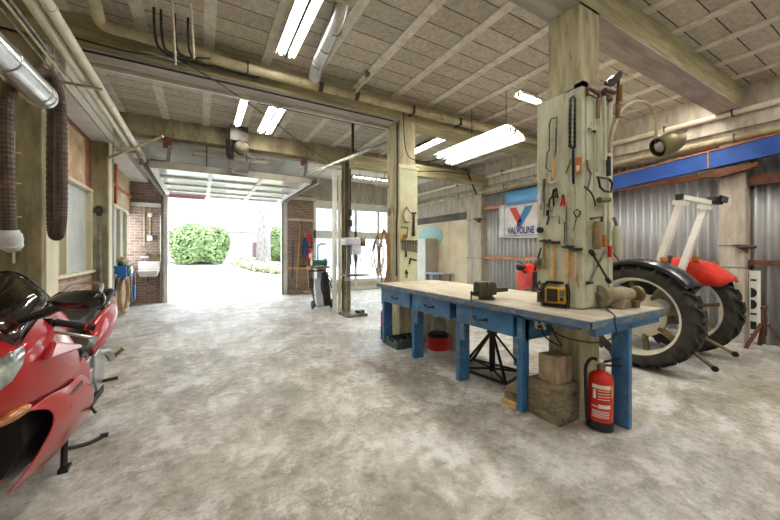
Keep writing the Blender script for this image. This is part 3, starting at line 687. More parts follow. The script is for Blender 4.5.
# things under the bench
t = thing('open_crate', 'shallow green grey open crate of parts under the far end of the bench', 'crate', (2.52, 4.16, 0))
c = MB(); x0, x1, y0, y1, h = 2.43, 2.88, 4.02, 4.36, 0.13
c.bx(x0, x1, y0, y1, 0.002, 0.012).bx(x0, x1, y0, y0+0.014, 0.012, h).bx(x0, x1, y1-0.014, y1, 0.012, h).bx(x0, x0+0.014, y0+0.014, y1-0.014, 0.012, h*0.62).bx(x1-0.014, x1, y0+0.014, y1-0.014, 0.012, h)
c.bx(x0, x0+0.014, y0+0.014, y0+0.1, h*0.62, h).bx(x0, x0+0.014, y1-0.1, y1-0.014, h*0.62, h)
c.build('box', 'greencrate', t)
cc = MB()
for i in range(26): cc.box((random.uniform(2.47, 2.84), random.uniform(4.06, 4.32), random.uniform(0.035, 0.10)), (random.uniform(.02, .06), random.uniform(.02, .07), .03), (random.random(), random.random(), random.random()*3))
tag(cc.build('metal_parts', 'steel_dark'), 'loose dark metal parts lying in the green crate', 'parts', kind='stuff')
t = thing('drum', 'red drum with white bottom band under the workbench behind the second leg', 'drum', (2.88, 3.66, 0))
MB().lathe([(0.155, 0.06), (0.16, 0.07), (0.165, 0.10), (0.155, 0.115), (0.165, 0.15), (0.155, 0.165), (0.165, 0.2), (0.16, 0.225), (0.15, 0.23)], (2.88, 3.66, 0), (0, 0, 1), 28).build('body', 'red', t, smooth=True)
MB().lathe([(0.15, 0.002), (0.155, 0.06)], (2.88, 3.66, 0), (0, 0, 1), 28).build('bottom_band', 'pail', t, smooth=True)
MB().lathe([(0.145, 0.225), (0.15, 0.25), (0.12, 0.28), (0.05, 0.285)], (2.88, 3.66, 0), (0, 0, 1), 24).build('dark_lid', 'dark', t, smooth=True)
def sack(name, label, cx, cy, w, d, h, m, rot):
    rings = []
    R = Matrix.Rotation(rot, 3, 'Z')
    for z, k in ((0.002, 0.92), (0.05*h, 1.0), (0.45*h, 1.04), (0.8*h, 0.98), (0.93*h, 0.8), (h, 0.45)):
        ring = []
        for i in range(20):
            a = 2*PI*i/20; cx_ = math.copysign(abs(math.cos(a))**0.6, math.cos(a)); sy_ = math.copysign(abs(math.sin(a))**0.6, math.sin(a))
            ring.append(Vector((cx, cy, z)) + R @ Vector((cx_*w/2*k, sy_*d/2*k, 0.012*math.sin(5*a+7*z))))
        rings.append(ring)
    return tag(MB().loft(rings).build(name, m, smooth=True), label, 'sack')
sack('paper_sack', 'white printed sack under the bench right of the red drum', 3.24, 3.66, 0.30, 0.26, 0.48, 'sack', 0.2)
sack('paper_sack', 'crumpled white sack lying behind the red drum', 3.14, 3.93, 0.26, 0.26, 0.42, 'sack', 0.6)
t = thing('plastic_pail', 'white plastic pail under the far end of the bench behind the green crate', 'pail', (3.12, 4.27, 0))
MB().lathe([(0.14, 0.002), (0.17, 0.40), (0.178, 0.405), (0.178, 0.43), (0.16, 0.435)], (3.12, 4.27, 0), (0, 0, 1), 26).build('bucket', 'pail', t, smooth=True)
MB().tube([(3.12+0.18*math.cos(a), 4.27-0.05, 0.40-0.12*math.sin(a)) for a in [PI*i/10 for i in range(11)]], 0.004, 6).build('handle', 'steel', t)
t = thing('can', 'red and blue can standing at the far left end of the workbench', 'can', (2.56, 4.66, 0))
MB().lathe([(0.05, 0.002), (0.05, 0.20)], (2.56, 4.66, 0), (0, 0, 1), 20).build('lower_band', 'logonavy', t, smooth=True)
MB().lathe([(0.05, 0.20), (0.05, 0.44), (0.02, 0.47), (0.02, 0.50)], (2.56, 4.66, 0), (0, 0, 1), 20).build('body', 'red', t, smooth=True)
# black trestle stand
t = thing('trestle_stand', 'black steel tripod stand with a centre column under the third drawer', 'stand', (2.93, 2.72, 0))
cx, cy = 2.93, 2.72
MB().tube([(cx, cy, 0.03), (cx, cy, 0.56)], 0.035, 12).lathe([(0.05, 0.46), (0.06, 0.47), (0.06, 0.52), (0.045, 0.53)], (cx, cy, 0), (0, 0, 1), 14).build('column', 'dark', t, smooth=True)
fe = [(cx-0.16, cy-0.34), (cx+0.30, cy-0.22), (cx+0.10, cy+0.42), (cx-0.26, cy+0.26)]
for i, (x, y) in enumerate(fe):
    MB().bar((cx, cy, 0.50), (x, y, 0.02), 0.025, 0.025).build('leg', 'dark', t)
fb = MB()
for i in range(4):
    a, b_ = fe[i], fe[(i+1) % 4]; fb.bar((a[0], a[1], 0.03), (b_[0], b_[1], 0.03), 0.022, 0.022); fb.bar((a[0], a[1], 0.03), (cx, cy, 0.06), 0.02, 0.02)
fb.build('brace', 'dark', t)
MB().tube([(cx-0.09, cy, 0.535), (cx+0.09, cy, 0.535)], 0.007, 6).build('pin', 'dark', t)

# ------------------------------------------------------------------ tool boards on the near column
struct(MB().bx(2.79, 2.846, 1.661, 2.03, 0.93, 2.82).build('trim_26', 'board', bevel=0.004))
struct(MB().bx(2.79, 3.28, 1.60, 1.66, 0.93, 2.82).build('trim_27', 'board', bevel=0.004))
bt = MB()
for y in (1.72, 1.86): bt.bx(2.786, 2.789, y, y+0.006, 0.93, 2.82)
for x in (2.84, 2.96, 3.19): bt.bx(x, x+0.012, 1.592, 1.599, 0.95, 2.80)
struct(bt.build('trim_28', 'board'))
struct(MB().bx(2.78, 3.30, 1.585, 1.665, 2.82, 2.85).bx(2.78, 2.86, 1.585, 1.75, 2.82, 2.86).build('trim_29', 'concrete_grey'))
LX, RY = 2.772, 1.582
def hammer(y, zt, zb, hm, label, r=0.011, w=0.10):
    t = thing('hammer', label, 'hammer', (LX, y, zb))
    MB().tube([(LX-0.006, y, zt), (LX-0.006, y+0.004, (zt+zb)/2), (LX-0.006, y+0.002, zb)], [r*0.8, r, r*1.25], 10).build('handle', hm, t, smooth=True)
    MB().loft([[(LX-0.006+dx*k, y+q, zt+dz*k) for dx, dz in ((-.016, -.014), (.012, -.014), (.012, .014), (-.016, .014))] for q, k in ((-w/2, 1.0), (-w*0.2, 0.8), (0, 1.15), (w*0.2, 0.8), (w/2, 0.35))]).build('head', 'steel_dark', t, bevel=0.003)

def LP(p, d=0.008): return (LX-d, p[0], p[1])
def RP(p, d=0.008): return (p[0], RY-d, p[1])
KY = 4.585
def KP(p, d=0.008): return (p[0], KY-d, p[1])
def tool(name, label, cat, segs, group=None):
    if len(segs) == 1:
        n_, m_, pts, r = segs[0]
        return tag(MB().tube(pts, r, 8).build(name, m_, smooth=True), label, cat, group)
    lo = min(segs, key=lambda q: min(p[2] for p in q[2]))[2]
    lo = min(lo, key=lambda p: p[2])
    t = thing(name, label, cat, lo, group)
    for n_, m_, pts, r in segs: MB().tube(pts, r, 8).build(n_, m_, t, smooth=True)
    return t
hammer(1.934, 1.513, 1.255, 'handle_dark', 'dark-handled hammer hanging leftmost of the four on the tool column', 0.011, 0.12)
hammer(1.849, 1.495, 1.180, 'handle', 'pale-handled hammer hanging second from the left on the tool column', 0.014, 0.13)
hammer(1.713, 1.455, 1.195, 'handle', 'thick-handled hammer hanging third from the left on the tool column', 0.015, 0.11)
hammer(1.645, 1.435, 1.185, 'handle', 'thin-handled hammer hanging rightmost of the four on the tool column', 0.009, 0.12)
# hacksaw, chain, files on the left board
tool('hacksaw', 'pale grey hacksaw hanging upright at the upper left of the tool column', 'saw', [
    ('frame', 'steel', [LP(p) for p in ((1.810, 2.620), (1.868, 2.622), (1.883, 2.582), (1.883, 2.344), (1.908, 2.323))], 0.007),
    ('blade', 'steel_dark', [LP((1.810, 2.611)), LP((1.819, 2.282))], 0.004), ('grip', 'steel', [LP(p) for p in ((1.908, 2.323), (1.918, 2.187), (1.888, 2.153), (1.829, 2.149))], 0.009)])
tool('saw_frame', 'white metal bow frame hanging on the left edge of the tool column', 'saw frame', [
    ('bow', 'pipe_white', [LP(p) for p in ((1.990, 2.325), (2.006, 2.301), (2.006, 2.093), (1.980, 2.069))], 0.006), ('bar', 'pipe_white', [LP((1.918, 2.325)), LP((1.918, 2.168)), LP((1.829, 2.140))], 0.006)])
t = thing('drive_chain', 'long black loop of chain hanging on the upper tool column', 'chain', LP((1.663, 2.311)))
ch = MB()
for (a, b) in (((1.683, 2.730), (1.688, 2.327)), ((1.644, 2.715), (1.646, 2.315))):
    for k in range(22):
        f = k/21; ch.box(LP((a[0]+(b[0]-a[0])*f, a[1]+(b[1]-a[1])*f), 0.012), (0.016, 0.017 if k % 2 else 0.011, 0.017))
ch.tube([LP((1.683, 2.730)), LP((1.663, 2.748)), LP((1.644, 2.715))], 0.007, 8)
ch.build('links', 'gloss_black', t)
MB().tube([LP((1.688, 2.327)), LP((1.663, 2.294)), LP((1.646, 2.315))], 0.013, 8).build('end_link', 'dark', t)
tool('pry_bar', 'thick black bar hanging below the chain on the tool column', 'bar', [('bar', 'gloss_black', [LP((1.663, 2.311)), LP((1.659, 1.993))], 0.012)])
tool('screwdriver', 'screwdriver with orange wooden handle and long shaft on the tool column', 'screwdriver', [
    ('shaft', 'steel', [LP((1.819, 2.524)), LP((1.829, 2.257))], 0.005), ('handle', 'handle', [LP((1.829, 2.257)), LP((1.838, 2.169)), LP((1.843, 2.080))], [0.012, 0.015, 0.01])])
t = thing('spare_part_packet', 'orange and yellow packet with white label pinned beside the black bar', 'packet', LP((1.612, 2.061)))
MB().prism([LP(p, 0.004) for p in ((1.637, 2.211), (1.587, 2.206), (1.587, 2.081), (1.633, 2.065))], (-0.015, 0, 0)).build('packet', 'amber', t, bevel=0.003)
MB().prism([LP(p, 0.021) for p in ((1.625, 2.140), (1.599, 2.138), (1.599, 2.100), (1.625, 2.093))], (-0.002, 0, 0)).build('label', 'paper', t)
tool('pliers', 'pliers with yellow grips left of the orange packet', 'pliers', [
    ('jaw', 'steel', [LP((1.681, 2.213)), LP((1.699, 2.182))], 0.009), ('grip', 'yellow', [LP((1.699, 2.182)), LP((1.721, 2.161))], 0.009), ('grip', 'steel_dark', [LP((1.690, 2.180)), LP((1.726, 2.101))], 0.006)])
tool('wire_hook', 'white hook of wire holding a rag below the orange screwdriver', 'hook', [('hook', 'pipe_white', [LP(p) for p in ((1.878, 2.105), (1.893, 2.062), (1.858, 2.038), (1.800, 2.054))], 0.011)])
tool('pliers', 'black pliers hanging left of the pair of red handles', 'pliers', [
    ('jaw', 'dark', [LP((1.838, 1.980)), LP((1.848, 1.927))], 0.012), ('grip', 'dark', [LP((1.848, 1.927)), LP((1.883, 1.886)), LP((1.888, 1.832))], 0.008), ('grip', 'dark', [LP((1.848, 1.927)), LP((1.843, 1.863)), LP((1.838, 1.826))], 0.008)])
tool('pliers', 'second black pliers hanging close above the red handles', 'pliers', [
    ('jaw', 'dark', [LP((1.819, 1.986)), LP((1.814, 1.940))], 0.011), ('grip', 'dark', [LP((1.814, 1.940)), LP((1.829, 1.897))], 0.008), ('grip', 'dark', [LP((1.814, 1.940)), LP((1.800, 1.893))], 0.008)])
tool('pliers', 'pliers with two red grips in the middle of the tool column', 'pliers', [
    ('jaw', 'steel_dark', [LP((1.753, 1.913)), LP((1.753, 1.887))], 0.011), ('grip', 'red', [LP((1.758, 1.887)), LP((1.772, 1.818))], 0.010), ('grip', 'red', [LP((1.749, 1.886)), LP((1.739, 1.815))], 0.010)])
tool('flat_file', 'long thin file hanging at the left edge of the tool column by the banner', 'file', [('file', 'steel', [LP((1.938, 2.089)), LP((1.943, 1.988)), LP((1.938, 1.736))], [0.016, 0.012, 0.006])])
tool('punch', 'grey rag and punch hung at the far left edge of the tool column', 'punch', [('rag', 'bag', [LP((1.969, 1.992)), LP((1.980, 1.918)), LP((1.969, 1.861))], [0.012, 0.026, 0.014]), ('pin', 'steel', [LP((1.969, 1.861)), LP((1.969, 1.804))], 0.006)])
tool('key_bunch', 'bunch of dark keys on the tool column above the hammers', 'keys', [
    ('ring', 'dark', [LP((1.898, 1.797)), LP((1.903, 1.742))], 0.014), ('key', 'steel_dark', [LP((1.888, 1.741)), LP((1.908, 1.660))], 0.010), ('key', 'steel', [LP((1.858, 1.729)), LP((1.791, 1.732)), LP((1.786, 1.660))], 0.007)])
tool('scissors', 'small tan-handled tool with a looped head above the keys', 'tool', [('loop', 'handle_dark', [LP((1.908, 1.844)), LP((1.883, 1.813))], 0.012), ('tip', 'steel', [LP((1.883, 1.813)), LP((1.868, 1.775))], 0.006)])
tool('steel_rule', 'long steel rule hanging in the middle above the hammers', 'ruler', [('rule', 'steel', [LP((1.721, 1.812)), LP((1.726, 1.464))], 0.008), ('slider', 'steel_dark', [LP((1.739, 1.674)), LP((1.739, 1.481))], 0.006)])
tool('compasses', 'pair of compasses with a round looped head right of the steel rule', 'compasses', [
    ('bow', 'dark', [LP(p) for p in ((1.637, 1.709), (1.659, 1.754), (1.629, 1.772), (1.599, 1.748), (1.620, 1.707))], 0.006), ('leg', 'steel_dark', [LP((1.629, 1.717)), LP((1.663, 1.591))], 0.004)])
tool('black_dial', 'round black knob on the left edge above the hammers', 'knob', [('knob', 'dark', [LP((1.975, 1.617),0.0), LP((1.975, 1.617),0.03)], 0.028)])
tool('offset_spanner', 'spanner with pale handle hanging right of the red handles', 'spanner', [('spanner', 'pipe_beige', [LP(p) for p in ((1.681, 1.971), (1.681, 1.894), (1.677, 1.790), (1.699, 1.775))], 0.008)])
tool('hook_spanner', 'dark hook hanging on the left edge beside the hammers', 'hook', [('hook', 'dark', [LP(p) for p in ((1.969, 1.448), (1.996, 1.373), (2.006, 1.297), (1.980, 1.260))], 0.008)])
t = thing('air_gun', 'small grey air gun with black hose end at the left foot of the tool column', 'air gun', LP((2.001, 1.231)))
MB().tube([LP((1.980, 1.345)), LP((2.022, 1.296)), LP((1.980, 1.260))], [0.02, 0.03, 0.016], 8).build('body', 'greymetal', t, smooth=True)
MB().tube([LP((2.017, 1.296)), LP((2.039, 1.229))], 0.01, 8).build('trigger', 'dark', t)
tool('cable_reel', 'black coil of cable low on the left edge of the tool column', 'cable', [('coil', 'dark', smoothpath([LP(p, 0.012) for p in ((1.990, 1.128), (1.959, 1.102), (1.980, 1.053), (2.006, 1.088), (1.980, 1.138))], 5), 0.008)])
tag(MB().prism([LP(p, 0.0) for p in ((1.996, 1.033), (1.975, 1.035), (1.975, 0.941), (1.996, 0.938))], (-0.03, 0, 0)).build('red_wood_block', 'redwood'), 'small red brown wooden block at the foot of the tool column', 'block')
# right board
tool('hacksaw', 'dark hacksaw with wooden handle at the top of the right board of the tool column', 'saw', [
    ('frame', 'rust', [RP(p) for p in ((2.824, 2.726), (2.817, 2.792), (2.984, 2.781), (3.000, 2.750))], 0.012), ('blade', 'steel_dark', [RP((2.832, 2.745)), RP((2.984, 2.738))], 0.006), ('handle', 'handle_dark', [RP((2.984, 2.729)), RP((2.984, 2.573))], 0.017)])
t = thing('f_clamp', 'long F-clamp with two wooden handles sticking out at the top right of the tool column', 'clamp', RP((3.163, 2.582)))
MB().prism([RP(p, 0.02) for p in ((3.048, 2.893), (3.282, 3.048), (3.299, 3.002), (3.163, 2.877), (3.048, 2.866))], (0, -0.035, 0)).build('jaw', 'gloss_black', t, bevel=0.004)
MB().tube([RP((3.282, 3.025), 0.03), RP((3.247, 2.680), 0.03)], 0.012, 8).build('bar', 'rust', t)
MB().tube([RP((3.273, 2.904), 0.05), RP((3.264, 2.766), 0.05)], 0.021, 10).build('wooden_handle', 'handle_dark', t, smooth=True)
MB().tube([RP((3.230, 2.722), 0.05), RP((3.225, 2.612), 0.05)], 0.021, 10).build('wooden_handle', 'handle_dark', t, smooth=True)
MB().tube([RP((3.064, 2.835), 0.02), RP((3.213, 2.835), 0.03)], 0.016, 8).build('screw', 'rust', t)
tool('g_clamp', 'rusty clamp body hanging left of the F-clamp', 'clamp', [('body', 'rust', [RP(p) for p in ((3.064, 2.835), (3.097, 2.772), (3.196, 2.778))], 0.018), ('screw', 'steel_dark', [RP((3.097, 2.772)), RP((3.105, 2.703))], 0.01)])
tool('bolt_cutter', 'tall pale-painted bar cutter with round jaw on the right board', 'cutter', [
    ('arm', 'board', [RP(p, 0.016) for p in ((2.847, 2.444), (2.922, 2.466), (2.953, 2.437), (2.953, 2.101))], 0.014), ('jaw', 'dark', [RP((2.847, 2.452)), RP((2.953, 2.446))], 0.012)])
tool('long_bar', 'long upright pale bar on the right board with a black rubber end', 'bar', [('bar', 'board', [RP((3.064, 2.774), 0.015), RP((3.080, 2.222), 0.015)], 0.016), ('black_end', 'black', [RP((3.138, 2.257), 0.015), RP((3.138, 2.088), 0.015)], 0.02)])
tool('hook_bar', 'bent grey hook bar hanging in the middle of the right board', 'bar', [('bar', 'steel', [RP(p) for p in ((2.817, 2.186), (2.832, 2.104), (2.877, 2.083), (2.847, 1.978), (2.817, 1.933))], 0.009)])
tool('cable_loop', 'dark curved cable arching across the edge of the tool column', 'cable', [('cable', 'dark', smoothpath([RP(p, 0.02) for p in ((2.758, 1.953), (2.832, 1.926), (2.892, 1.872), (2.922, 1.806))], 5), 0.007)])
tool('g_clamp', 'dark open G-clamp on the right board below the black-ended bar', 'clamp', [
    ('frame', 'dark', [RP(p) for p in ((2.984, 2.062), (3.016, 1.978), (3.080, 1.949), (3.196, 1.950), (3.213, 2.033), (3.163, 2.064))], 0.010), ('screw', 'steel_dark', [RP((2.969, 2.060)), RP((3.163, 2.064))], 0.009)])
tool('mallet', 'hammer with dark head and orange grip on the right board', 'hammer', [
    ('head', 'olive', [RP((2.953, 1.855), 0.03), RP((3.113, 1.872), 0.03)], 0.026), ('handle', 'board', [RP((3.048, 1.832), 0.02), RP((3.064, 1.552), 0.02)], 0.012), ('grip', 'amber', [RP((3.056, 1.560), 0.02), RP((3.064, 1.455), 0.02)], 0.020)])
t = thing('grease_gun', 'fat tan tube tool hanging beside the orange-gripped hammer', 'grease gun', RP((2.922, 1.437)))
MB().tube([RP((2.922, 1.669), 0.035), RP((2.922, 1.634), 0.035), RP((2.915, 1.463), 0.035), RP((2.915, 1.437), 0.035)], [0.028, 0.036, 0.036, 0.028], 14).build('barrel', 'tan', t, smooth=True)
MB().tube([RP((2.832, 1.690), 0.03), RP((3.000, 1.716), 0.03), RP((2.992, 1.672), 0.03)], 0.010, 8).build('head', 'dark', t)
tool('chisel', 'long pale shaft with a red grip end on the right board', 'chisel', [('shaft', 'board', [RP((3.171, 1.680), 0.015), RP((3.163, 1.456), 0.015)], 0.012), ('grip', 'red', [RP((3.163, 1.465), 0.015), RP((3.154, 1.366), 0.015)], 0.017)])
t = thing('spray_bottle', 'pale bottle hung at the right edge of the tool column', 'bottle', RP((3.247, 1.384)))
MB().tube([RP((3.230, 1.646), 0.03), RP((3.239, 1.610), 0.03), RP((3.273, 1.393), 0.03)], [0.02, 0.033, 0.036], 12).build('body', 'board', t, smooth=True)
MB().tube([RP((3.196, 1.717), 0.03), RP((3.247, 1.647), 0.03)], 0.014, 8).build('nozzle', 'steel', t)
tool('spanner', 'dark spanner crossing over another at the foot of the right board', 'spanner', [('shaft', 'steel_dark', [RP((2.862, 1.412), 0.02), RP((3.129, 1.153), 0.02)], 0.010), ('jaw', 'dark', [RP((2.847, 1.420), 0.02), RP((2.892, 1.386), 0.02)], 0.02), ('jaw', 'dark', [RP((3.105, 1.172), 0.02), RP((3.146, 1.144), 0.02)], 0.02)])
tool('spanner', 'grey spanner crossing under the dark one at the foot of the right board', 'spanner', [('shaft', 'steel', [RP((3.097, 1.420), 0.006), RP((2.862, 1.157), 0.006)], 0.010), ('jaw', 'steel_dark', [RP((2.824, 1.150), 0.006), RP((2.892, 1.151), 0.006)], 0.014)])

# ------------------------------------------------------------------ gooseneck lamp on the column
t = thing('gooseneck_lamp', 'olive lamp shade on a long curved gooseneck arm beside the tool column', 'lamp', (3.30, 1.60, 2.2))
arm = smoothpath([(3.189, 1.580, 2.310), (3.240, 1.580, 2.517), (3.399, 1.580, 2.733), (3.682, 1.580, 2.876), (3.949, 1.580, 2.891), (4.069, 1.580, 2.773), (4.080, 1.580, 2.589)], 8)
MB().tube(arm, 0.016, 8).build('arm', 'pipe_beige', t, smooth=True)
c0 = Vector((4.080, 1.580, 2.537)); axs = Vector((0.74, -0.42, 0.36)).normalized(); ln = 0.30; c0 = c0 + Vector((0.03, 0, -0.045))
sh = MB().lathe([(0.095, 0.0), (0.108, 0.01), (0.122, 0.07), (0.120, 0.14), (0.10, 0.215), (0.065, 0.265), (0.02, 0.285), (0.06, 0.262), (0.095, 0.21), (0.114, 0.14), (0.116, 0.07), (0.102, 0.012), (0.095, 0.0)], c0, axs, 26, cap=False)
sh.build('lamp_shade', 'shade', t, smooth=True)
MB().tube([arm[-1], c0+Vector((0.06, 0, 0.02))], 0.024, 8).build('joint', 'dark', t)
MB().lathe([(0.06, 0.02), (0.04, 0.012), (0.01, 0.01)], c0, axs, 20).build('bulb', 'steel', t, smooth=True)
tag(MB().tube(smoothpath([(4.095, 1.560, 2.565), (4.303, 1.560, 2.663), (4.601, 1.560, 2.727), (4.787, 1.560, 2.794), (4.706, 1.560, 2.746)], 6), 0.005, 6).build('lamp_wire', 'dark', smooth=True), 'thin dark wire curling over the gooseneck lamp shade', 'wire')

# ------------------------------------------------------------------ second column: board, tools, coiled hoses
struct(MB().bx(2.83, 3.17, KY+0.005, 4.642, 0.6, 2.78).build('trim_30', mat('light_green_board', (204, 206, 174), (188, 188, 152), scale=2.5, rough=0.7, spots=(30, 0.68, 0.72, (120, 116, 90)), world_co=True)))
struct(MB().bx(2.82, 3.19, KY-0.01, 4.642, 2.78, 2.82).build('trim_31', 'cream'))
tool('carpenter_square', 'steel square hanging at mid height on the green board of the second column', 'square', [('blade', 'steel', [KP((2.837, 1.813)), KP((2.973, 1.809)), KP((2.954, 1.635))], 0.008)])
tool('set_hammer', 'small hammer hanging right of the steel square on the second column', 'hammer', [('head', 'steel_dark', [KP((3.043, 2.053)), KP((3.133, 2.059))], 0.018), ('handle', 'steel_dark', [KP((3.093, 2.040)), KP((3.083, 1.671))], [0.012, 0.03])])
t = thing('plastic_hook_box', 'pale box holder on the green board of the second column', 'holder', KP((2.934, 1.899)))
MB().prism([KP(p, 0) for p in ((2.875, 2.044), (3.003, 2.051), (3.013, 1.902), (2.895, 1.905))], (0, -0.06, 0)).build('box', 'cream', t, bevel=0.006)
MB().tube([KP((2.875, 2.044), 0.03), KP((2.934, 2.146), 0.02), KP((3.003, 2.051), 0.03)], 0.008, 6).build('wire_loop', 'dark', t)
for i, (px0, px1, m_, lab) in enumerate((((2.827, 1.698), (2.827, 1.551), 'yellow', 'first and leftmost yellow-handled screwdriver in the rack on the second column'), ((2.885, 1.683), (2.885, 1.535), 'handle_dark', 'brown-handled screwdriver in the rack on the second column'), ((2.924, 1.692), (2.924, 1.552), 'amber', 'orange-handled screwdriver in the rack on the second column'))):
    tool('screwdriver', lab, 'screwdriver', [('handle', m_, [KP(px0, 0.02), KP(((px0[0]+px1[0])/2, (px0[1]+px1[1])/2), 0.02)], 0.016), ('shaft', 'steel', [KP(((px0[0]+px1[0])/2, (px0[1]+px1[1])/2), 0.02), KP(px1, 0.02)], 0.007)])
wr = [(2.866, 1.576), (2.897, 1.576), (2.929, 1.577), (2.961, 1.577), (2.993, 1.578), (3.025, 1.578), (3.057, 1.579), (3.090, 1.579), (3.122, 1.580), (3.155, 1.580)]; wb_ = [(2.866, 1.466), (2.897, 1.460), (2.929, 1.454), (2.961, 1.448), (2.993, 1.443), (3.025, 1.437), (3.057, 1.431), (3.090, 1.425), (3.122, 1.419), (3.155, 1.413)]
for i, (a, b_) in enumerate(zip(wr, wb_)):
    tool('spanner', 'grey combination spanner in the row hung on the second column', 'spanner', [('spanner', 'steel', [KP((a[0], a[1]+0.02)), KP(a), KP(b_), KP((b_[0], b_[1]-0.02))], [0.014, 0.009, 0.009, 0.015])], 'row of spanners on the second column')
tool('scraper', 'dark scraper hanging under the spanner row on the second column', 'scraper', [('scraper', 'steel_dark', [KP((2.934, 1.428)), KP((2.934, 1.321))], [0.012, 0.02])])
tool('angle_bracket', 'dark bent bracket low on the green board of the second column', 'bracket', [('bracket', 'dark', [KP((3.003, 1.204)), KP((3.023, 1.295)), KP((3.143, 1.260))], 0.014)])
tool('calliper', 'dark calliper lowest on the green board of the second column', 'calliper', [('jaw', 'dark', [KP((2.914, 1.041)), KP((2.944, 1.106)), KP((2.973, 1.039))], 0.010), ('bar', 'steel_dark', [KP((2.944, 1.106)), KP((2.954, 0.974))], 0.008)])
def hang(x, y, top, bot, w, n, r, m, name, label, cat, seed):
    random.seed(seed); pts = []
    for k in range(n*12+1):
        a = 2*PI*k/12; q = k/12
        pts.append((x-0.03-0.012*(k//12)+0.01*math.sin(3*a), y+w*math.sin(a)*(1+0.12*math.sin(q*2.1)), (top+bot)/2+(top-bot)/2*math.cos(a)*(1+0.06*math.sin(q*3)) ))
    return tag(MB().tube(smoothpath(pts, 2), r, 6).build(name, m, smooth=True), label, cat)
hang(2.855, 5.12, 1.80, 0.80, 0.14, 2, 0.016, 'orangehose', 'hose_coil', 'faded orange hose coiled on the side of the second column', 'hose', 3)
hang(2.80, 5.22, 1.72, 1.00, 0.16, 2, 0.012, 'tanhose', 'hose_coil', 'tan hose coil hanging outside the orange one on the second column', 'hose', 5)
hang(2.765, 5.28, 1.62, 0.98, 0.12, 2, 0.008, 'steel', 'cable_coil', 'grey cable coil hanging at the left of the second column', 'cable', 8)
tool('coat_hook', 'small pale bracket sticking out at the left of the second column', 'bracket', [('hook', 'cream', [(2.86, 5.0, 2.55), (2.6, 5.0, 2.55), (2.6, 5.0, 2.75)], 0.025)])
tag(MB().bx(2.83, 3.17, 4.625, 4.641, 2.80, 2.86).build('column_strap', 'cream'), 'pale strap round the second column at the top of its green board', 'strap')
tag(MB().tube([(2.835, 4.70, 3.55), (2.835, 4.70, 2.0), (2.835, 4.72, 1.9), (2.835, 4.72, 1.0)], 0.010, 6).build('cable', 'dark'), 'dark cable running down the corner of the second column', 'cable')
tag(MB().tube(smoothpath([(2.84, 5.0, 2.05), (2.80, 4.9, 2.15), (2.80, 4.78, 2.1), (2.80, 4.76, 1.6)], 6), 0.018, 8).build('bent_conduit', 'pipe_beige', smooth=True), 'short bent beige conduit on the side of the second column', 'conduit')
tag(MB().tube(smoothpath([(2.9, 4.6, 3.85), (2.92, 4.59, 3.2), (3.05, 4.58, 2.96), (3.4, 4.4, 2.94), (3.9, 4.2, 3.25)], 8), 0.008, 6).build('lamp_cable', 'dark', smooth=True), 'drooping cable from the second column to the hanging reflector lamp', 'cable')

# ------------------------------------------------------------------ pipes and ducts under the ceiling
t = thing('white_pipe', 'thick white pipe along the left wall top, the right one of the pair', 'pipe', (-1.0, 3.0, 3.2))
MB().tube([(-0.965, -2.5, 3.215), (-0.965, 8.05, 3.215)], 0.040, 14).build('pipe', 'pipe_white', t, smooth=True)
for y in (3.35, 5.2, 7.0): MB().lathe([(0.044, -0.02), (0.044, 0.02)], (-0.965, y, 3.215), (0, 1, 0), 14).build('joint', 'pipe_white', t, smooth=True)
t = thing('white_pipe', 'thick white pipe along the left wall top, the left one of the pair', 'pipe', (-1.1, 3.0, 3.2))
MB().tube([(-1.065, -2.5, 3.215), (-1.065, 7.85, 3.215)], 0.040, 14).build('pipe', 'pipe_white', t, smooth=True)
for y in (3.1, 5.0, 6.8): MB().lathe([(0.044, -0.02), (0.044, 0.02)], (-1.065, y, 3.215), (0, 1, 0), 14).build('joint', 'pipe_white', t, smooth=True)
for i, (x, z, m_, lab) in enumerate(((-1.20, 3.24, 'steel', 'thin grey conduit just left of the two white pipes'), (-1.25, 3.25, 'pipe_white', 'middle thin pale conduit left of the white pipes'), (-1.29, 3.22, 'steel', 'leftmost thin grey conduit along the left wall top'))):
    tag(MB().tube([(x, -2.5, z), (x, 7.3, z)], 0.011, 8).build('conduit', m_, smooth=True), lab, 'conduit')
t = thing('pipe_bracket', 'steel bracket carrying the white pipes at the first beam', 'bracket', (-1.1, 4.6, 3.2))
MB().bx(-1.32, -0.92, 4.61, 4.64, 3.152, 3.172).build('rail', 'pipe_beige', t)
MB().bx(-1.32, -1.30, 4.61, 4.64, 3.172, 3.62).build('rod', 'pipe_beige', t)
t = thing('pipe_bracket', 'steel bracket carrying the white pipes at the second beam', 'bracket', (-1.1, 7.4, 3.2))
MB().bx(-1.32, -0.92, 7.31, 7.34, 3.152, 3.172).build('rail', 'pipe_beige', t)
MB().bx(-1.32, -1.30, 7.31, 7.38, 3.172, 3.5).build('rod', 'pipe_beige', t)
tag(MB().tube([(-1.39, 7.35, 3.02), (-0.55, 6.6, 3.32)], 0.022, 10).build('stay_rod', 'cream', smooth=True), 'pale diagonal rod from the second left column to the ceiling', 'rod')

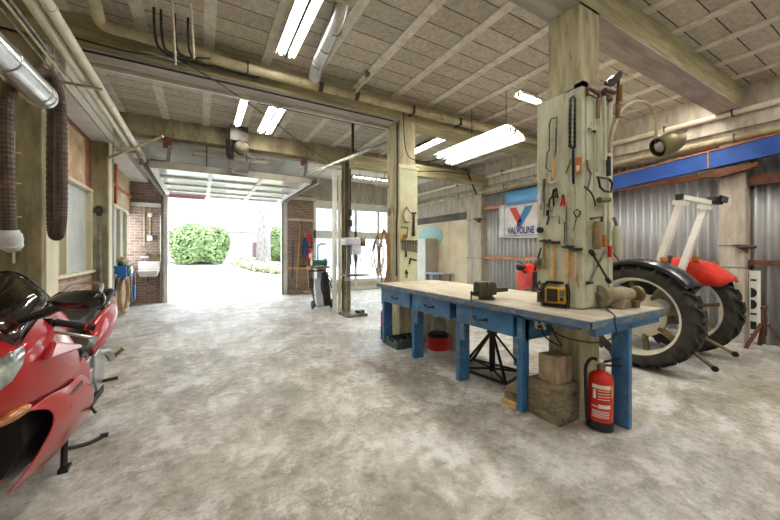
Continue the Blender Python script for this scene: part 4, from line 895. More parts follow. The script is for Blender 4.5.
# silver exhaust duct with the dark flexible hose draped over it
t = thing('exhaust_duct', 'large silver metal duct hanging at the upper left', 'duct', (-1.05, 2.6, 2.55))
d = MB().tube([(-1.05, -2.0, 2.60), (-1.05, 3.50, 2.60)], 0.092, 24).build('tube', 'silver', t, smooth=True)
for y in (2.2, 2.9, 3.38, 3.46): MB().lathe([(0.095, -0.012), (0.099, -0.004), (0.099, 0.004), (0.095, 0.012)], (-1.05, y, 2.60), (0, 1, 0), 24).build('seam', 'silver', d, smooth=True)
MB().lathe([(0.085, 0), (0.08, 0.01), (0.05, 0.012)], (-1.05, 3.5, 2.6), (0, 1, 0), 24).build('end_ring', 'dark', t, smooth=True)
for y in (0.5, 1.4): MB().tube([(-1.05, y, 2.69), (-1.05, y, 3.92)], 0.005, 6).build('hanger_wire', 'dark', t)
t = thing('flexible_hose', 'dark corrugated flexible hose looped over the silver duct, its end in a white bag', 'hose', (-1.05, 3.7, 1.52))
path = smoothpath([(-1.120, 3.196, 1.548), (-1.130, 3.211, 1.764), (-1.140, 3.213, 2.101), (-1.140, 3.213, 2.404), (-1.130, 3.279, 2.578), (-1.100, 3.367, 2.681), (-1.060, 3.526, 2.796), (-1.020, 3.622, 2.772), (-1.010, 3.715, 2.626), (-1.010, 3.748, 2.263), (-1.010, 3.748, 1.804), (-1.020, 3.751, 1.612), (-1.060, 3.819, 1.547), (-1.090, 3.849, 1.632), (-1.100, 3.873, 2.112), (-1.080, 3.814, 2.649)], 20)
n = len(path)
MB().tube(path, [0.041 if i % 2 else 0.037 for i in range(n)], 12).build('corrugated_tube', 'hose_brown', t, smooth=False)
MB().tube(smoothpath([(-1.120, 3.196, 1.561), (-1.120, 3.203, 1.521), (-1.120, 3.223, 1.468), (-1.120, 3.236, 1.413)], 4), [0.048, 0.05, 0.052, 0.06, 0.063, 0.06, 0.064, 0.06, 0.058, 0.06, 0.05, 0.035, 0.02], 10).build('bag', 'bag', t, smooth=True)
tag(MB().tube(smoothpath([(-1.0, 1.9, 3.3), (-0.99, 2.0, 2.75), (-0.985, 2.1, 2.52), (-1.05, 2.12, 2.47), (-1.12, 2.1, 2.55)], 8), 0.006, 6).build('wire', 'olive', smooth=True), 'thin green wire looped round the silver duct', 'wire')
t = thing('ladder_strip', 'white cable ladder strip running down the left column behind the hose', 'strip', (-1.55, 4.62, 1.2))
MB().bx(-1.60, -1.585, 4.63, 4.645, 1.3, 2.6).build('strip', 'pipe_white', t)
for z in (1.42, 1.75, 2.08, 2.38): MB().bx(-1.585, -1.54, 4.63, 4.64, z, z+0.012).build('rung', 'pipe_white', t)

# beige drain pipe along the first beam
t = thing('drain_pipe', 'thick beige pipe running along the near side of the first beam', 'pipe', (1.0, 4.5, 3.7))
MB().tube(smoothpath([(-0.897, 4.050, 3.833), (-0.893, 4.200, 3.801), (-0.900, 4.380, 3.792), (-0.841, 4.440, 3.756), (-0.576, 4.460, 3.760), (0.4, 4.49, 3.72)], 8)[:-1] + [Vector((0.4, 4.49, 3.72)), Vector((7.0, 4.53, 3.74))], 0.058, 14).build('pipe', 'pipe_beige', t, smooth=True)
for x in (0.05, 1.45, 2.0, 3.6, 4.4):
    MB().lathe([(0.066, -0.03), (0.068, 0), (0.066, 0.03)], (x, 4.47+0.02*x/2, 3.72+0.003*x), (1, 0.01, 0.003), 14).build('collar', 'steel_dark' if x in (1.45, 2.0) else 'pipe_beige', t, smooth=True)
for x in (0.5, 3.0, 4.0): MB().bx(x, x+0.014, 4.42, 4.60, 3.655, 3.785).build('clip', 'dark', t)
t = thing('ceiling_duct', 'silver duct dropping from the ceiling to the beige pipe', 'duct', (1.25, 3.8, 3.6))
MB().tube(smoothpath([(1.24, 3.05, 3.99), (1.24, 3.18, 3.90), (1.25, 3.35, 3.84), (1.27, 4.0, 3.76), (1.30, 4.25, 3.70)], 6), 0.078, 16).build('tube', 'silver', t, smooth=True)
for y, z in ((3.40, 3.834), (3.70, 3.797), (4.0, 3.76)): MB().lathe([(0.082, -0.01), (0.082, 0.01)], (1.26, y, z), (0.02, 1, -0.12), 16).build('seam', 'steel', t, smooth=True)
MB().lathe([(0.11, 0), (0.10, 0.02), (0.085, 0.05)], (1.24, 3.05, 3.93), (0, 0.3, -0.6), 16).build('collar', 'pipe_beige', t, smooth=True)
tag(MB().tube([(0.4, 4.70, 3.574), (2.75, 4.70, 3.574)], 0.012, 6).tube([(-1.3, 4.70, 3.574), (0.4, 4.70, 3.574)], 0.012, 6).build('black_conduit', 'dark'), 'thin black conduit along the underside of the first beam', 'conduit')
tag(MB().tube(smoothpath([(-1.3, 4.5, 3.60), (-0.6, 4.45, 3.56), (0.1, 4.4, 3.68)], 8), 0.009, 6).build('black_cable', 'dark', smooth=True), 'black cable sagging before the first beam at the upper left', 'cable')
tag(MB().tube([(-0.3, 4.57, 3.66), (0.62, 4.57, 3.66), (0.66, 4.57, 3.70)], 0.02, 8).build('short_pipe', 'steel_dark', smooth=True), 'short dark pipe below the beige drain pipe', 'pipe')
for i, (x, y, lab) in enumerate(((-0.25, 3.95, 'slim grey hanging rod left of the other at the top of the picture'), (-0.09, 3.90, 'slim grey hanging rod right of the other at the top of the picture'))):
    tag(MB().tube([(x, y, 3.93), (x+0.03, y, 3.30 if i == 0 else 3.38)], 0.010, 8).build('hanging_rod', 'pipe_white', smooth=True), lab, 'rod')
t = thing('pipe_cluster', 'cluster of small dark brown pipe bends under the ceiling by the hanging rods', 'pipes', (-0.3, 4.2, 3.5))
for x in (-0.42, -0.36, -0.24, -0.12):
    MB().tube(smoothpath([(x, 4.15, 3.93), (x, 4.2, 3.75), (x+0.02, 4.3, 3.62), (x+0.12, 4.38, 3.58)], 5), 0.014, 6).build('bend', 'dark', t, smooth=True)
MB().tube([(-0.55, 4.35, 3.56), (-0.2, 4.35, 3.54)], 0.014, 6).build('bend', 'steel', t)
tag(MB().tube(smoothpath([(-0.2, 4.3, 3.52), (0.3, 4.7, 3.5), (1.0, 5.4, 3.45), (1.7, 6.2, 3.42), (2.5, 7.0, 3.4)], 8), 0.007, 6).build('slack_cable', 'dark', smooth=True), 'slack black cable crossing from the pipe cluster to the dark post', 'cable')
tag(MB().tube([(0.7, 5.02, 3.53), (2.8, 5.02, 3.53)], 0.008, 6).build('rail_wire', 'steel_dark'), 'thin dark wire along the white beam flange', 'wire')
t = thing('pipe_stub', 'small beige pipe stub with a funnel top on the ceiling beside the beige pipe', 'pipe', (2.1, 4.2, 3.7))
MB().tube(smoothpath([(2.02, 4.15, 3.93), (2.02, 4.15, 3.84), (1.98, 4.35, 3.78), (1.98, 4.46, 3.74)], 5), 0.018, 8).build('stub', 'pipe_white', t, smooth=True)
MB().lathe([(0.03, 0), (0.05, 0.08)], (2.02, 4.15, 3.85), (0, 0, 1), 14).build('funnel', 'steel', t, smooth=True)

# pipes along the right wall
for z, x, r, m_, lab in ((3.54, 7.08, 0.045, 'pipe_white', 'upper cream pipe along the top of the right wall'), (3.36, 7.19, 0.012, 'dark', 'thin dark conduit along the right wall between the two cream pipes'), (3.17, 7.17, 0.052, 'pipe_beige', 'lower thick beige pipe along the right wall above the blue beam')):
    t = thing('wall_pipe', lab, 'pipe', (x, 3, z))
    MB().tube([(x, -3.4, z), (x, 10.9, z)], r, 12).build('pipe', m_, t, smooth=True)
    if r > 0.02:
        for y in (0.4, 1.75, 2.6, 4.4, 6.2, 8.0): MB().bx(x-r-0.004, x+0.16, y, y+0.018, z-r-0.006, z+r+0.02 if z > 3.5 else z+r+0.006).build('clip', 'steel_dark', t)
t = thing('blue_beam', 'long bright blue steel beam fixed along the right wall', 'beam', (7.1, 2.5, 2.6))
bb = MB(); 
def ring(y, zb, zt): return [(7.05, y, zb), (7.16, y, zb), (7.16, y, zb+0.02), (7.10, y, zb+0.02), (7.10, y, zt-0.02), (7.16, y, zt-0.02), (7.16, y, zt), (7.05, y, zt)]
bb.loft([ring(-2.5, 3.04, 3.32), ring(1.3, 2.80, 3.06), ring(3.6, 2.62, 2.88), ring(4.7, 2.56, 2.80)]); bb.build('web', 'bluebeam', t)
MB().loft([[(7.03, y, z), (7.17, y, z), (7.17, y, z+0.02), (7.03, y, z+0.02)] for y, z in ((-2.5, 3.322), (1.3, 3.062), (3.6, 2.882), (4.7, 2.802))]).build('top_flange', 'copper', t)
MB().bx(7.03, 7.05, 2.02, 2.04, 2.745, 3.0).build('stiffener', 'copper', t)
tag(MB().prism([(7.04, 1.50, 2.72), (7.04, 2.15, 2.70), (7.04, 2.15, 2.62), (7.04, 1.9, 2.58), (7.04, 1.5, 2.66)], (0.15, 0, 0)).build('beam_bracket', 'rust'), 'rusty bracket under the blue beam at the right concrete column', 'bracket')
tag(MB().bx(7.20, 7.28, 3.2, 4.6, 2.92, 2.98).build('angle_iron', 'rust'), 'dark red angle iron behind the blue beam left of the lamp', 'angle iron')
t = thing('hinge_bracket', 'rusty pivot bracket on the right concrete column', 'bracket', (7.18, 1.64, 1.42))
MB().prism([(7.19, 1.60, 1.52), (7.19, 1.78, 1.52), (7.19, 1.62, 1.38)], (-0.04, 0, 0)).build('plate', 'rust', t)
MB().tube([(7.13, 1.70, 1.48), (7.13, 1.52, 1.48)], 0.025, 10).build('pin', 'steel_dark', t, smooth=True)
t = thing('hinge_bracket', 'rusty bracket on the far right concrete column beside the wallboard', 'bracket', (7.18, 7.1, 2.3))
MB().prism([(7.19, 7.08, 2.40), (7.19, 7.34, 2.40), (7.19, 7.12, 2.26)], (-0.10, 0, 0)).build('plate', 'rust', t)
# banner
t = thing('banner', 'white oil company banner with red and blue V hung on the corrugated wall', 'banner', (7.35, 5.75, 1.77))
BX = 7.295
rows = []
for i in range(7):
    z = 1.77 + 0.92*i/6
    rows.append([(BX+0.008*math.sin(9*y+4*i), y, z-0.02*math.sin(3.1*(y-5.0))*(1 if i == 0 else 0.4)) for y in [6.52-1.72*k/24 for k in range(25)]])
MB().grid(rows).build('cloth', 'cloth', t, smooth=True, solid=0.004)
MB().grid([[(BX-0.012+0.006*math.sin(8*y), y, z) for y in [6.30-1.5*k/16 for k in range(17)]] for z in (2.68, 3.03)]).build('blue_strip', 'clothblue', t, smooth=True, solid=0.004)
def BZ(y, z, d=0.022): return (BX-d, y, z)
cy = 5.80
MB().prism([BZ(*p) for p in ((cy+0.34, 2.58), (cy+0.13, 2.58), (cy-0.07, 2.20), (cy+0.09, 2.16))], (-0.003, 0, 0)).build('red_stroke', 'logored', t)
MB().prism([BZ(*p) for p in ((cy-0.16, 2.58), (cy-0.38, 2.58), (cy-0.02, 2.05), (cy+0.09, 2.155))], (-0.003, 0, 0)).build('blue_stroke', 'logoblue', t)
MB().prism([BZ(*p) for p in ((cy+0.09, 2.16), (cy-0.07, 2.21), (cy+0.0, 2.05), (cy+0.10, 2.05))], (-0.0034, 0, 0)).build('navy_stroke', 'logonavy', t)
text('lettering', 'VALVOLINE', 0.255, 'logonavy', t, (BX-0.026, cy-0.02, 1.955), (PI/2, 0, -PI/2), width=0.62, bold=0.006)
rect = [(cy+0.52, 2.62), (cy+0.46, 2.66), (cy-0.50, 2.66), (cy-0.56, 2.60), (cy-0.56, 1.88), (cy-0.50, 1.83), (cy+0.46, 1.83), (cy+0.52, 1.89), (cy+0.52, 2.62)]
MB().tube([BZ(*p, 0.015) for p in rect], 0.006, 4).build('border_line', 'logonavy', t)
# sign, axle stands
t = thing('lettered_board', 'white board with black letters turned sideways, leaning behind the right concrete column', 'board', (7.36, 1.50, 0))
MB().bx(7.345, 7.365, 1.525, 1.645, 0.02, 1.12).build('board', 'paper', t)
for z0, kind in ((0.96, 'bar'), (0.78, 'round'), (0.60, 'round'), (0.44, 'bar'), (0.28, 'block'), (0.12, 'bar')):
    mb = MB()
    if kind == 'round':
        mb.prism([(7.343, 1.625+0.0-0.065*math.sin(PI*i/10), z0+0.075*math.cos(PI*i/10)) for i in range(11)], (-0.003, 0, 0))
    elif kind == 'bar': mb.bx(7.340, 7.343, 1.565, 1.63, z0, z0+0.03)
    else: mb.bx(7.340, 7.343, 1.565, 1.63, z0-0.06, z0+0.06)
    mb.build('letter', 'ink', t)
def axle_stand(label, x, y, h, m_, rz):
    t = thing('axle_stand', label, 'axle stand', (x, y, 0))
    for k in range(3):
        a = rz+2*PI*k/3
        MB().bar((x+0.04*math.cos(a), y+0.04*math.sin(a), h*0.62), (x+0.24*math.cos(a), y+0.24*math.sin(a), 0.012), 0.05, 0.018).build('leg', m_, t)
    MB().tube([(x, y, h*0.35), (x, y, h)], 0.022, 10).build('post', 'rust', t, smooth=True)
    MB().bar((x-0.07, y, h), (x+0.07, y, h+0.01), 0.05, 0.03).build('saddle', m_, t)
axle_stand('rusty brown axle stand on the floor in front of the lettered board', 7.02, 1.42, 0.60, 'rust', 0.4)
axle_stand('second axle stand cut by the right edge of the picture', 6.75, 1.02, 0.42, 'steel_dark', 0.9)
tag(MB().bx(6.95, 7.3, 0.6, 1.2, 0.01, 0.06).build('steel_channel', 'rust'), 'rusty channel lying on the floor by the right wall', 'channel')

# ------------------------------------------------------------------ overhead door, opener, middle posts
t = thing('overhead_door', 'white sectional garage door with glazed panels raised flat under the ceiling', 'garage door', (0.7, 9.2, 2.98))
X0, X1, Y0, Y1 = -0.83, 2.19, 7.43, 10.95
MB().bx(X0, X0+0.09, Y0, Y1, 2.965, 3.03).bx(X1-0.09, X1, Y0, Y1, 2.965, 3.03).build('stile', 'white', t)
rows_ = [Y0, 8.30, 8.38, 9.2, 9.28, 10.1, 10.18, Y1-0.09]
rl = MB()
for y in rows_: rl.bx(X0+0.09, X1-0.09, y, y+0.08, 2.965, 3.02)
rl.build('rail', 'white', t)
ml = MB()
for x in (0.17, 1.17): ml.bx(x-0.045, x+0.045, Y0+0.08, Y1-0.1, 2.972, 3.0)
ml.build('muntin', 'white', t)
MB().bx(X0+0.05, X1-0.05, Y0+0.04, Y1-0.05, 3.003, 3.012).build('panel', 'panelwhite', t)
MB().bx(X0, X1, Y0-0.03, Y0, 2.95, 3.08).build('front_strip', 'fixture_grey', t)
MB().bx(-0.78, 0.10, Y1-0.12, Y1-0.05, 2.90, 2.962).build('red_seal', mat('faded_red_seal', (186, 120, 116), rough=0.6), t)
for x, lab in ((-0.92, 'left door track under the ceiling of the overhead door'), (2.28, 'right door track under the ceiling of the overhead door')):
    tag(MB().bx(x-0.025, x+0.025, 7.2, 10.98, 2.93, 3.05).bx(x-0.025, x+0.025, 10.90, 10.98, 0.02, 2.93).build('door_track', 'steel'), lab, 'track')
for x, y, lab in ((-0.55, 7.46, 'red brown wooden hanger with hook above the left front corner of the raised door'), (2.05, 7.46, 'dark hanger above the right front corner of the raised door'), (0.1, 7.44, 'slim rod hanger above the middle of the raised door')):
    t = thing('door_hanger', lab, 'hanger', (x, y, 3.08))
    if 'slim' in lab: MB().tube([(x, y, 3.08), (x, y, 3.5)], 0.012, 6).build('rod', 'dark', t)
    else:
        MB().bx(x-0.07, x+0.07, y+0.045, y+0.09, 3.38, 3.58).build('block', 'rust', t)
        MB().bar((x, y+0.02, 3.08), (x+0.04, y+0.03, 3.42), 0.06, 0.03).build('strap', 'steel', t)
t = thing('door_motor', 'round grey door motor with a dark plate hanging below it', 'motor', (0.62, 7.2, 3.0))
MB().lathe([(0.06, -0.10), (0.13, -0.09), (0.14, -0.05), (0.14, 0.02), (0.10, 0.05), (0.04, 0.06)], (0.70, 7.15, 3.47), (0.1, -1, 0), 24).build('drum', 'vise', t, smooth=True)
MB().loft([[(x, y, z) for x, y in ((0.42, 7.16), (0.50, 7.10), (0.58, 7.36), (0.5, 7.42))] for z in (3.28, 3.6)]).build('gearbox', 'dark', t)
MB().prism([(0.46, 7.16, 3.22), (0.88, 7.18, 3.22), (0.82, 7.18, 2.97), (0.54, 7.16, 2.97)], (0, 0.05, 0)).build('hanging_plate', 'steel_dark', t)
for x in (0.5, 0.8): MB().tube([(x, 7.2, 3.20), (x, 7.25, 3.6)], 0.012, 6).build('strap', 'dark', t)
MB().bx(0.50, 0.82, 7.18, 7.45, 3.62, 3.92).build('mount', 'steel_dark', t)
tag(MB().tube(smoothpath([(0.75, 7.15, 3.36), (0.95, 7.15, 3.30), (1.15, 7.2, 3.32)], 6), 0.010, 6).build('motor_cable', 'steel_dark', smooth=True), 'short cable leaving the door motor to the right', 'cable')
# dark post with cables and slim white post
t = thing('steel_post', 'dark steel post wrapped in cables beside the drill press', 'post', (3.02, 7.36, 0))
MB().bx(2.94, 3.10, 7.28, 7.32, 0, 3.58).bx(2.94, 3.10, 7.42, 7.46, 0, 3.58).bx(3.0, 3.04, 7.32, 7.42, 0, 3.58).build('section', 'concrete_dark', t)
for k, (x, m_) in enumerate(((2.97, 'dark'), (3.0, 'black'), (3.05, 'steel'), (3.085, 'dark'))):
    MB().tube(smoothpath([(x, 7.26, 3.55), (x+0.015*math.sin(k), 7.255, 2.6), (x-0.01, 7.25, 1.9+0.1*k), (x+0.01, 7.26, 0.5+0.2*k)], 6), 0.010, 6).build('cable', m_, t, smooth=True)
for z, w_ in ((1.75, 0.09), (2.0, 0.07), (1.5, 0.06), (2.25, 0.05)):
    MB().bx(3.02-w_/2+0.04, 3.02+w_/2+0.04, 7.17, 7.25, z, z+0.15).build('switch_box', 'fixture_grey' if z < 1.9 else 'dark', t, bevel=0.005)
t = thing('white_post', 'slim white post with a top arm left of the dark post', 'post', (2.78, 7.4, 0))
MB().bx(2.70, 2.78, 7.36, 7.44, 0, 3.34).build('upright', 'white', t)
MB().bx(2.84, 2.885, 7.36, 7.44, 0, 3.2).build('upright', 'cream', t)
MB().bx(2.25, 2.90, 7.37, 7.43, 3.34, 3.40).build('top_arm', 'cream', t)
tag(MB().bar((2.05, 7.2, 3.12), (3.6, 5.3, 3.74), 0.05, 0.05).build('diagonal_strut', 'steel'), 'grey diagonal strut rising from the raised door corner to the ceiling', 'strut')
tag(MB().bx(2.5, 2.54, 5.8, 5.84, 3.3, 3.93).build('hanger_post', 'dark'), 'short dark hanger post under the ceiling before the dark post', 'hanger')
tag(MB().tube(smoothpath([(2.9, 7.2, 3.45), (4.2, 6.7, 3.36), (5.4, 6.6, 3.45), (6.2, 6.7, 3.5)], 6), 0.014, 6).build('beam_cable', 'steel_dark', smooth=True), 'bundle of dark cables along the short beam right of the dark post', 'cables')
tag(MB().bar((6.2, 6.6, 3.5), (7.1, 7.2, 3.1), 0.04, 0.04).build('wall_strut', 'dark'), 'dark diagonal strut above the far right concrete column', 'strut')

# ------------------------------------------------------------------ left rear corner
t = thing('sink', 'white wall sink on the brown brick pier at the rear left', 'sink', (-1.2, 10.8, 0.75))
MB().loft([[(x0, y0, z), (x1, y0, z), (x1, 10.94, z), (x0, 10.94, z)] for x0, x1, y0, z in ((-1.38, -1.03, 10.66, 0.74), (-1.44, -0.98, 10.56, 0.90))]).build('basin', 'porcelain', t, bevel=0.01)
MB().bx(-1.45, -0.97, 10.94, 11.045, 0.84, 1.14).build('splashback', 'porcelain', t, bevel=0.01)
MB().tube(smoothpath([(-1.2, 10.75, 0.74), (-1.2, 10.75, 0.6), (-1.15, 10.82, 0.55), (-1.12, 10.95, 0.55)], 5), 0.022, 8).build('waste_pipe', 'steel_dark', t, smooth=True)
t = thing('water_pipes', 'beige pipes with taps running down the brick pier above the sink', 'pipes', (-1.2, 11.0, 1.2))
for x in (-1.33, -1.20): MB().tube([(x, 11.03, 2.6), (x, 11.03, 1.55 if x < -1.3 else 1.75)], 0.014, 8).build('pipe', 'pipe_beige', t)
MB().tube([(-1.42, 11.03, 1.62), (-1.18, 11.03, 1.62)], 0.014, 8).build('pipe', 'pipe_beige', t)
MB().bx(-1.26, -1.14, 10.97, 11.03, 1.70, 1.84).build('valve_box', 'white', t, bevel=0.01)
MB().bx(-1.25, -1.15, 10.99, 11.03, 2.35, 2.45).build('junction_box', 'white', t, bevel=0.01)
MB().lathe([(0.035, 0), (0.05, 0.02), (0.05, 0.06), (0.03, 0.08)], (-1.28, 11.03, 1.32), (0, -1, 0), 14).build('tap', 'steel', t, smooth=True)
MB().bx(-1.40, -1.22, 10.92, 11.03, 1.24, 1.28).build('soap_shelf', 'white', t)
MB().lathe([(0.03, 0), (0.045, 0.02), (0.03, 0.06)], (-1.02, 11.03, 1.30), (0, -1, 0), 14).build('tap', 'steel', t, smooth=True)
MB().lathe([(0.13, 0), (0.13, 0.012)], (-1.05, 11.03, 1.20), (0, -1, 0), 20).build('round_plate', 'tan', t, smooth=True)
tag(MB().tube([(-0.96, 11.02, 0.05), (-0.96, 11.02, 2.4)], 0.02, 8).build('down_pipe', 'pipe_white'), 'thin white pipe down the brick pier beside the left door jamb', 'pipe')
def wallhose(y, z0, z1, w, n, r, m, label, seed, x=-1.5):
    random.seed(seed); pts = []
    for k in range(n*12+1):
        a = 2*PI*k/12
        pts.append((x+0.012*(k//12), y+w*math.sin(a)*(1+0.1*math.sin(k*0.3)), (z0+z1)/2+(z1-z0)/2*math.cos(a)*(1+0.04*math.sin(k*0.7))))
    return tag(MB().tube(smoothpath(pts, 2), r, 6).build('garden_hose', m, smooth=True), label, 'hose')
wallhose(9.30, 0.06, 0.84, 0.44, 4, 0.030, 'tanhose', 'tan garden hose coiled on the left wall under the blue box', 2, -1.50)
wallhose(9.82, 0.22, 0.98, 0.24, 1, 0.016, 'steel', 'thin grey hose loop beside the tan garden hose', 4, -1.40)
wallhose(8.35, 0.55, 0.95, 0.16, 3, 0.022, 'steel_dark', 'dark cable coil on the left wall just beyond the second column', 6, -1.5)
t = thing('wall_box', 'bright blue box on the left wall with rags on it', 'box', (-1.5, 9.1, 0.86))
MB().bx(-1.605, -1.36, 8.75, 9.55, 0.86, 1.10).build('box', 'bluebox', t, bevel=0.008)
MB().bx(-1.36, -1.355, 9.2, 9.5, 0.92, 1.08).build('label', 'paper', t)
def rag(name, label, c, r, m, seed):
    random.seed(seed); mb = MB(); ph = [random.uniform(0, 6) for _ in range(6)]
    rings = []
    for i in range(9):
        a = PI*i/8; q = max(math.sin(a), 0.03)
        rings.append([(c[0]+r[0]*q*math.cos(b)*(1+0.2*math.sin(3*b+ph[0]+i)), c[1]+r[1]*q*math.sin(b)*(1+0.2*math.sin(4*b+ph[1]-i)), c[2]-r[2]*math.cos(a)) for b in [2*PI*k/18 for k in range(18)]])
    return tag(mb.loft(rings).build(name, m, smooth=True), label, 'rag')
cl = MB().grid([[(-1.345+0.012*math.sin(5*u+2*v)-(0.12*(1-v/1.0) if v < 1 else 0.0), 8.84+0.30*u/4+0.01*math.sin(3*v), 1.115-(0.0 if v < 1 else 0.055*(v-0.8))+0.006*math.sin(4*u)) for u in range(5)] for v in range(6)])
tag(cl.build('green_rag', 'greencloth', smooth=True, solid=0.008), 'dark green cloth hanging over the blue wall box', 'rag')
rag('tan_rag', 'tan crumpled cloth bundle on top of the blue wall box', (-1.48, 9.15, 1.20), (0.10, 0.22, 0.10), 'tanhose', 5)
rag('dark_rag', 'dark bottle shaped bundle at the left end of the blue wall box', (-1.46, 8.82, 1.15), (0.05, 0.05, 0.06), 'greencloth', 8)
tag(MB().bx(-1.44, -1.36, 9.78, 9.92, 0.25, 0.60).build('blue_can', 'bluebox', bevel=0.01), 'narrow blue can hanging inside the hose loop on the left wall', 'can')
for i, (y, m_, lab) in enumerate(((8.05, 'bluebox', 'blue plank standing against the left wall beyond the column'), (8.17, 'redwood', 'red brown plank standing against the left wall next to the blue one'))):
    tag(MB().bx(-1.585, -1.53, y, y+0.07, 0.0, 0.62 if i else 0.70).build('plank', m_), lab, 'plank')
t = thing('pipe_wrench', 'very large steel wrench hanging head up on the second left column', 'wrench', (-1.53, 7.36, 0.7))
MB().tube([(-1.51, 7.35, 2.02), (-1.50, 7.35, 1.5), (-1.50, 7.35, 0.9)], [0.022, 0.026, 0.032], 10).build('handle', 'steel', t, smooth=True)
MB().tube([(-1.51+0.055*math.cos(a), 7.35, 2.10+0.075*math.sin(a)) for a in [-0.3+PI*1.25*i/10 for i in range(11)]], 0.024, 8).build('jaw', 'steel_dark', t, smooth=True)
MB().bx(-1.545, -1.475, 7.335, 7.37, 2.02, 2.10).build('head', 'steel_dark', t, bevel=0.004)

# ------------------------------------------------------------------ tools on the brick pier right of the door
YB = 10.98
t = thing('tool_rail', 'wooden tool rail low on the brick pier right of the door', 'rail', (2.9, YB, 0.8))
MB().bx(2.47, 3.30, YB+0.02, 11.045, 0.80, 0.90).build('batten', 'handle', t)
for x in (2.6, 2.85, 3.1): MB().bx(x, x+0.02, YB-0.06, YB+0.02, 0.86, 0.88).build('peg', 'steel', t)
tag(MB().bx(2.47, 3.30, YB+0.02, 11.045, 2.42, 2.50).build('tool_rail', 'cream'), 'pale upper tool rail across the brick pier right of the door', 'rail')
tag(MB().bx(2.44, 3.40, 10.9, 11.04, 3.12, 3.22).build('lintel_strip', 'cream'), 'pale strip above the tools on the brick pier', 'strip')
def longtool(label, cat, name, xt, zt, xb, zb, m_, hn, hm, hd):
    t = thing(name, label, cat, (xb, YB-0.03, 0.0))
    MB().tube([(xt, YB+0.0, zt), (xb, YB-0.05, zb)], 0.017, 8).build('handle', m_, t, smooth=True)
    hd(xb, zb).build(hn, hm, t)
longtool('broom with wide bristle head leaning nearest the door jamb on the brick pier', 'broom', 'broom', 2.86, 2.3, 2.72, 0.16, 'handle', 'bristle_head', 'oldwood', lambda x, z: MB().bx(x-0.24, x+0.12, YB-0.16, YB-0.02, 0.01, 0.17))
longtool('broom with low wide head leaning right on the brick pier', 'broom', 'broom', 3.02, 2.0, 3.14, 0.12, 'handle', 'bristle_head', 'oldwood2', lambda x, z: MB().bx(x-0.22, x+0.24, YB-0.16, YB-0.02, 0.01, 0.10))
longtool('shovel with blue grey shaft at the left of the brick pier', 'shovel', 'shovel', 2.63, 1.75, 2.60, 0.5, 'bluecloth', 'blade', 'steel', lambda x, z: MB().loft([[(x-w_, YB-0.04, z_), (x+w_, YB-0.04, z_), (x+w_, YB-0.02, z_), (x-w_, YB-0.02, z_)] for z_, w_ in ((0.12, 0.02), (0.22, 0.10), (0.48, 0.11), (0.52, 0.03))]))
longtool('rake with thin dark shaft in the middle of the brick pier', 'rake', 'rake', 2.92, 2.42, 2.94, 0.95, 'handle_dark', 'tines', 'steel_dark', lambda x, z: MB().bx(x-0.12, x+0.12, YB-0.05, YB-0.03, 0.88, 0.95))
longtool('iron bar with spade grip on the right side of the brick pier', 'spade', 'spade', 3.25, 1.9, 3.22, 0.5, 'steel_dark', 'blade', 'dark', lambda x, z: MB().bx(x-0.07, x+0.07, YB-0.05, YB-0.03, 0.16, 0.5))
t = thing('fire_extinguisher', 'small red fire extinguisher hung on the brick pier by the glazed screen', 'fire extinguisher', (3.15, YB-0.06, 1.1))
MB().lathe([(0.06, 0), (0.085, 0.02), (0.085, 0.36), (0.05, 0.42), (0.03, 0.45)], (3.15, YB-0.08, 1.08), (0, 0, 1), 18).build('cylinder', 'ext_red', t, smooth=True)
MB().bx(3.10, 3.2, YB-0.172, YB-0.16, 1.2, 1.34).build('label', 'paper', t)
MB().bx(3.10, 3.24, YB-0.10, YB-0.05, 1.53, 1.57).build('handle', 'dark', t)
tag(MB().bx(3.03, 3.25, YB, YB+0.04, 1.72, 2.0).build('red_sign', 'ext_red'), 'small red sign above the extinguisher on the brick pier', 'sign')
rag('work_coat', 'dark blue work coat hanging on the brick pier beside the small extinguisher', (2.98, YB-0.14, 1.55), (0.09, 0.05, 0.34), 'bluecloth', 9)

# ------------------------------------------------------------------ hand cart, grinder stand, drill press
t = thing('hand_cart', 'grey and black hand cart with a hose wound round it beside the white post', 'cart', (2.62, 7.9, 0))
for x in (2.38, 2.78): MB().tube(smoothpath([(x, 7.72, 0.08), (x-0.03, 7.95, 0.5), (x-0.05, 8.1, 0.92)], 5), 0.018, 8).build('rail', 'steel_dark', t, smooth=True)
MB().tube([(2.33, 8.1, 0.92), (2.73, 8.1, 0.92)], 0.018, 8).build('handle', 'dark', t)
for z, y in ((0.35, 7.87), (0.65, 8.0)): MB().tube([(2.36, y, z), (2.77, y, z)], 0.012, 6).build('crossbar', 'steel_dark', t)
for x in (2.33, 2.80): MB().lathe([(0.03, 0), (0.10, 0.005), (0.11, 0.02), (0.10, 0.04), (0.03, 0.045)], (x, 7.86, 0.112), (1, 0, 0), 18).build('wheel', 'black', t, smooth=True)
MB().loft([[(x, y, z) for x, y, z in ((2.42, 7.72+0.25*k, 0.12+0.62*k), (2.58, 7.70+0.25*k, 0.12+0.62*k), (2.58, 7.74+0.25*k, 0.10+0.62*k), (2.42, 7.76+0.25*k, 0.10+0.62*k))] for k in (0, 1)]).build('grey_panel', 'drillgrey', t)
MB().loft([[(x, y, z) for x, y, z in ((2.58, 7.66+0.25*k, 0.10+0.8*k), (2.76, 7.66+0.25*k, 0.10+0.8*k), (2.76, 7.74+0.25*k, 0.08+0.8*k), (2.58, 7.74+0.25*k, 0.08+0.8*k))] for k in (0, 1)]).build('black_panel', 'black', t, bevel=0.01)
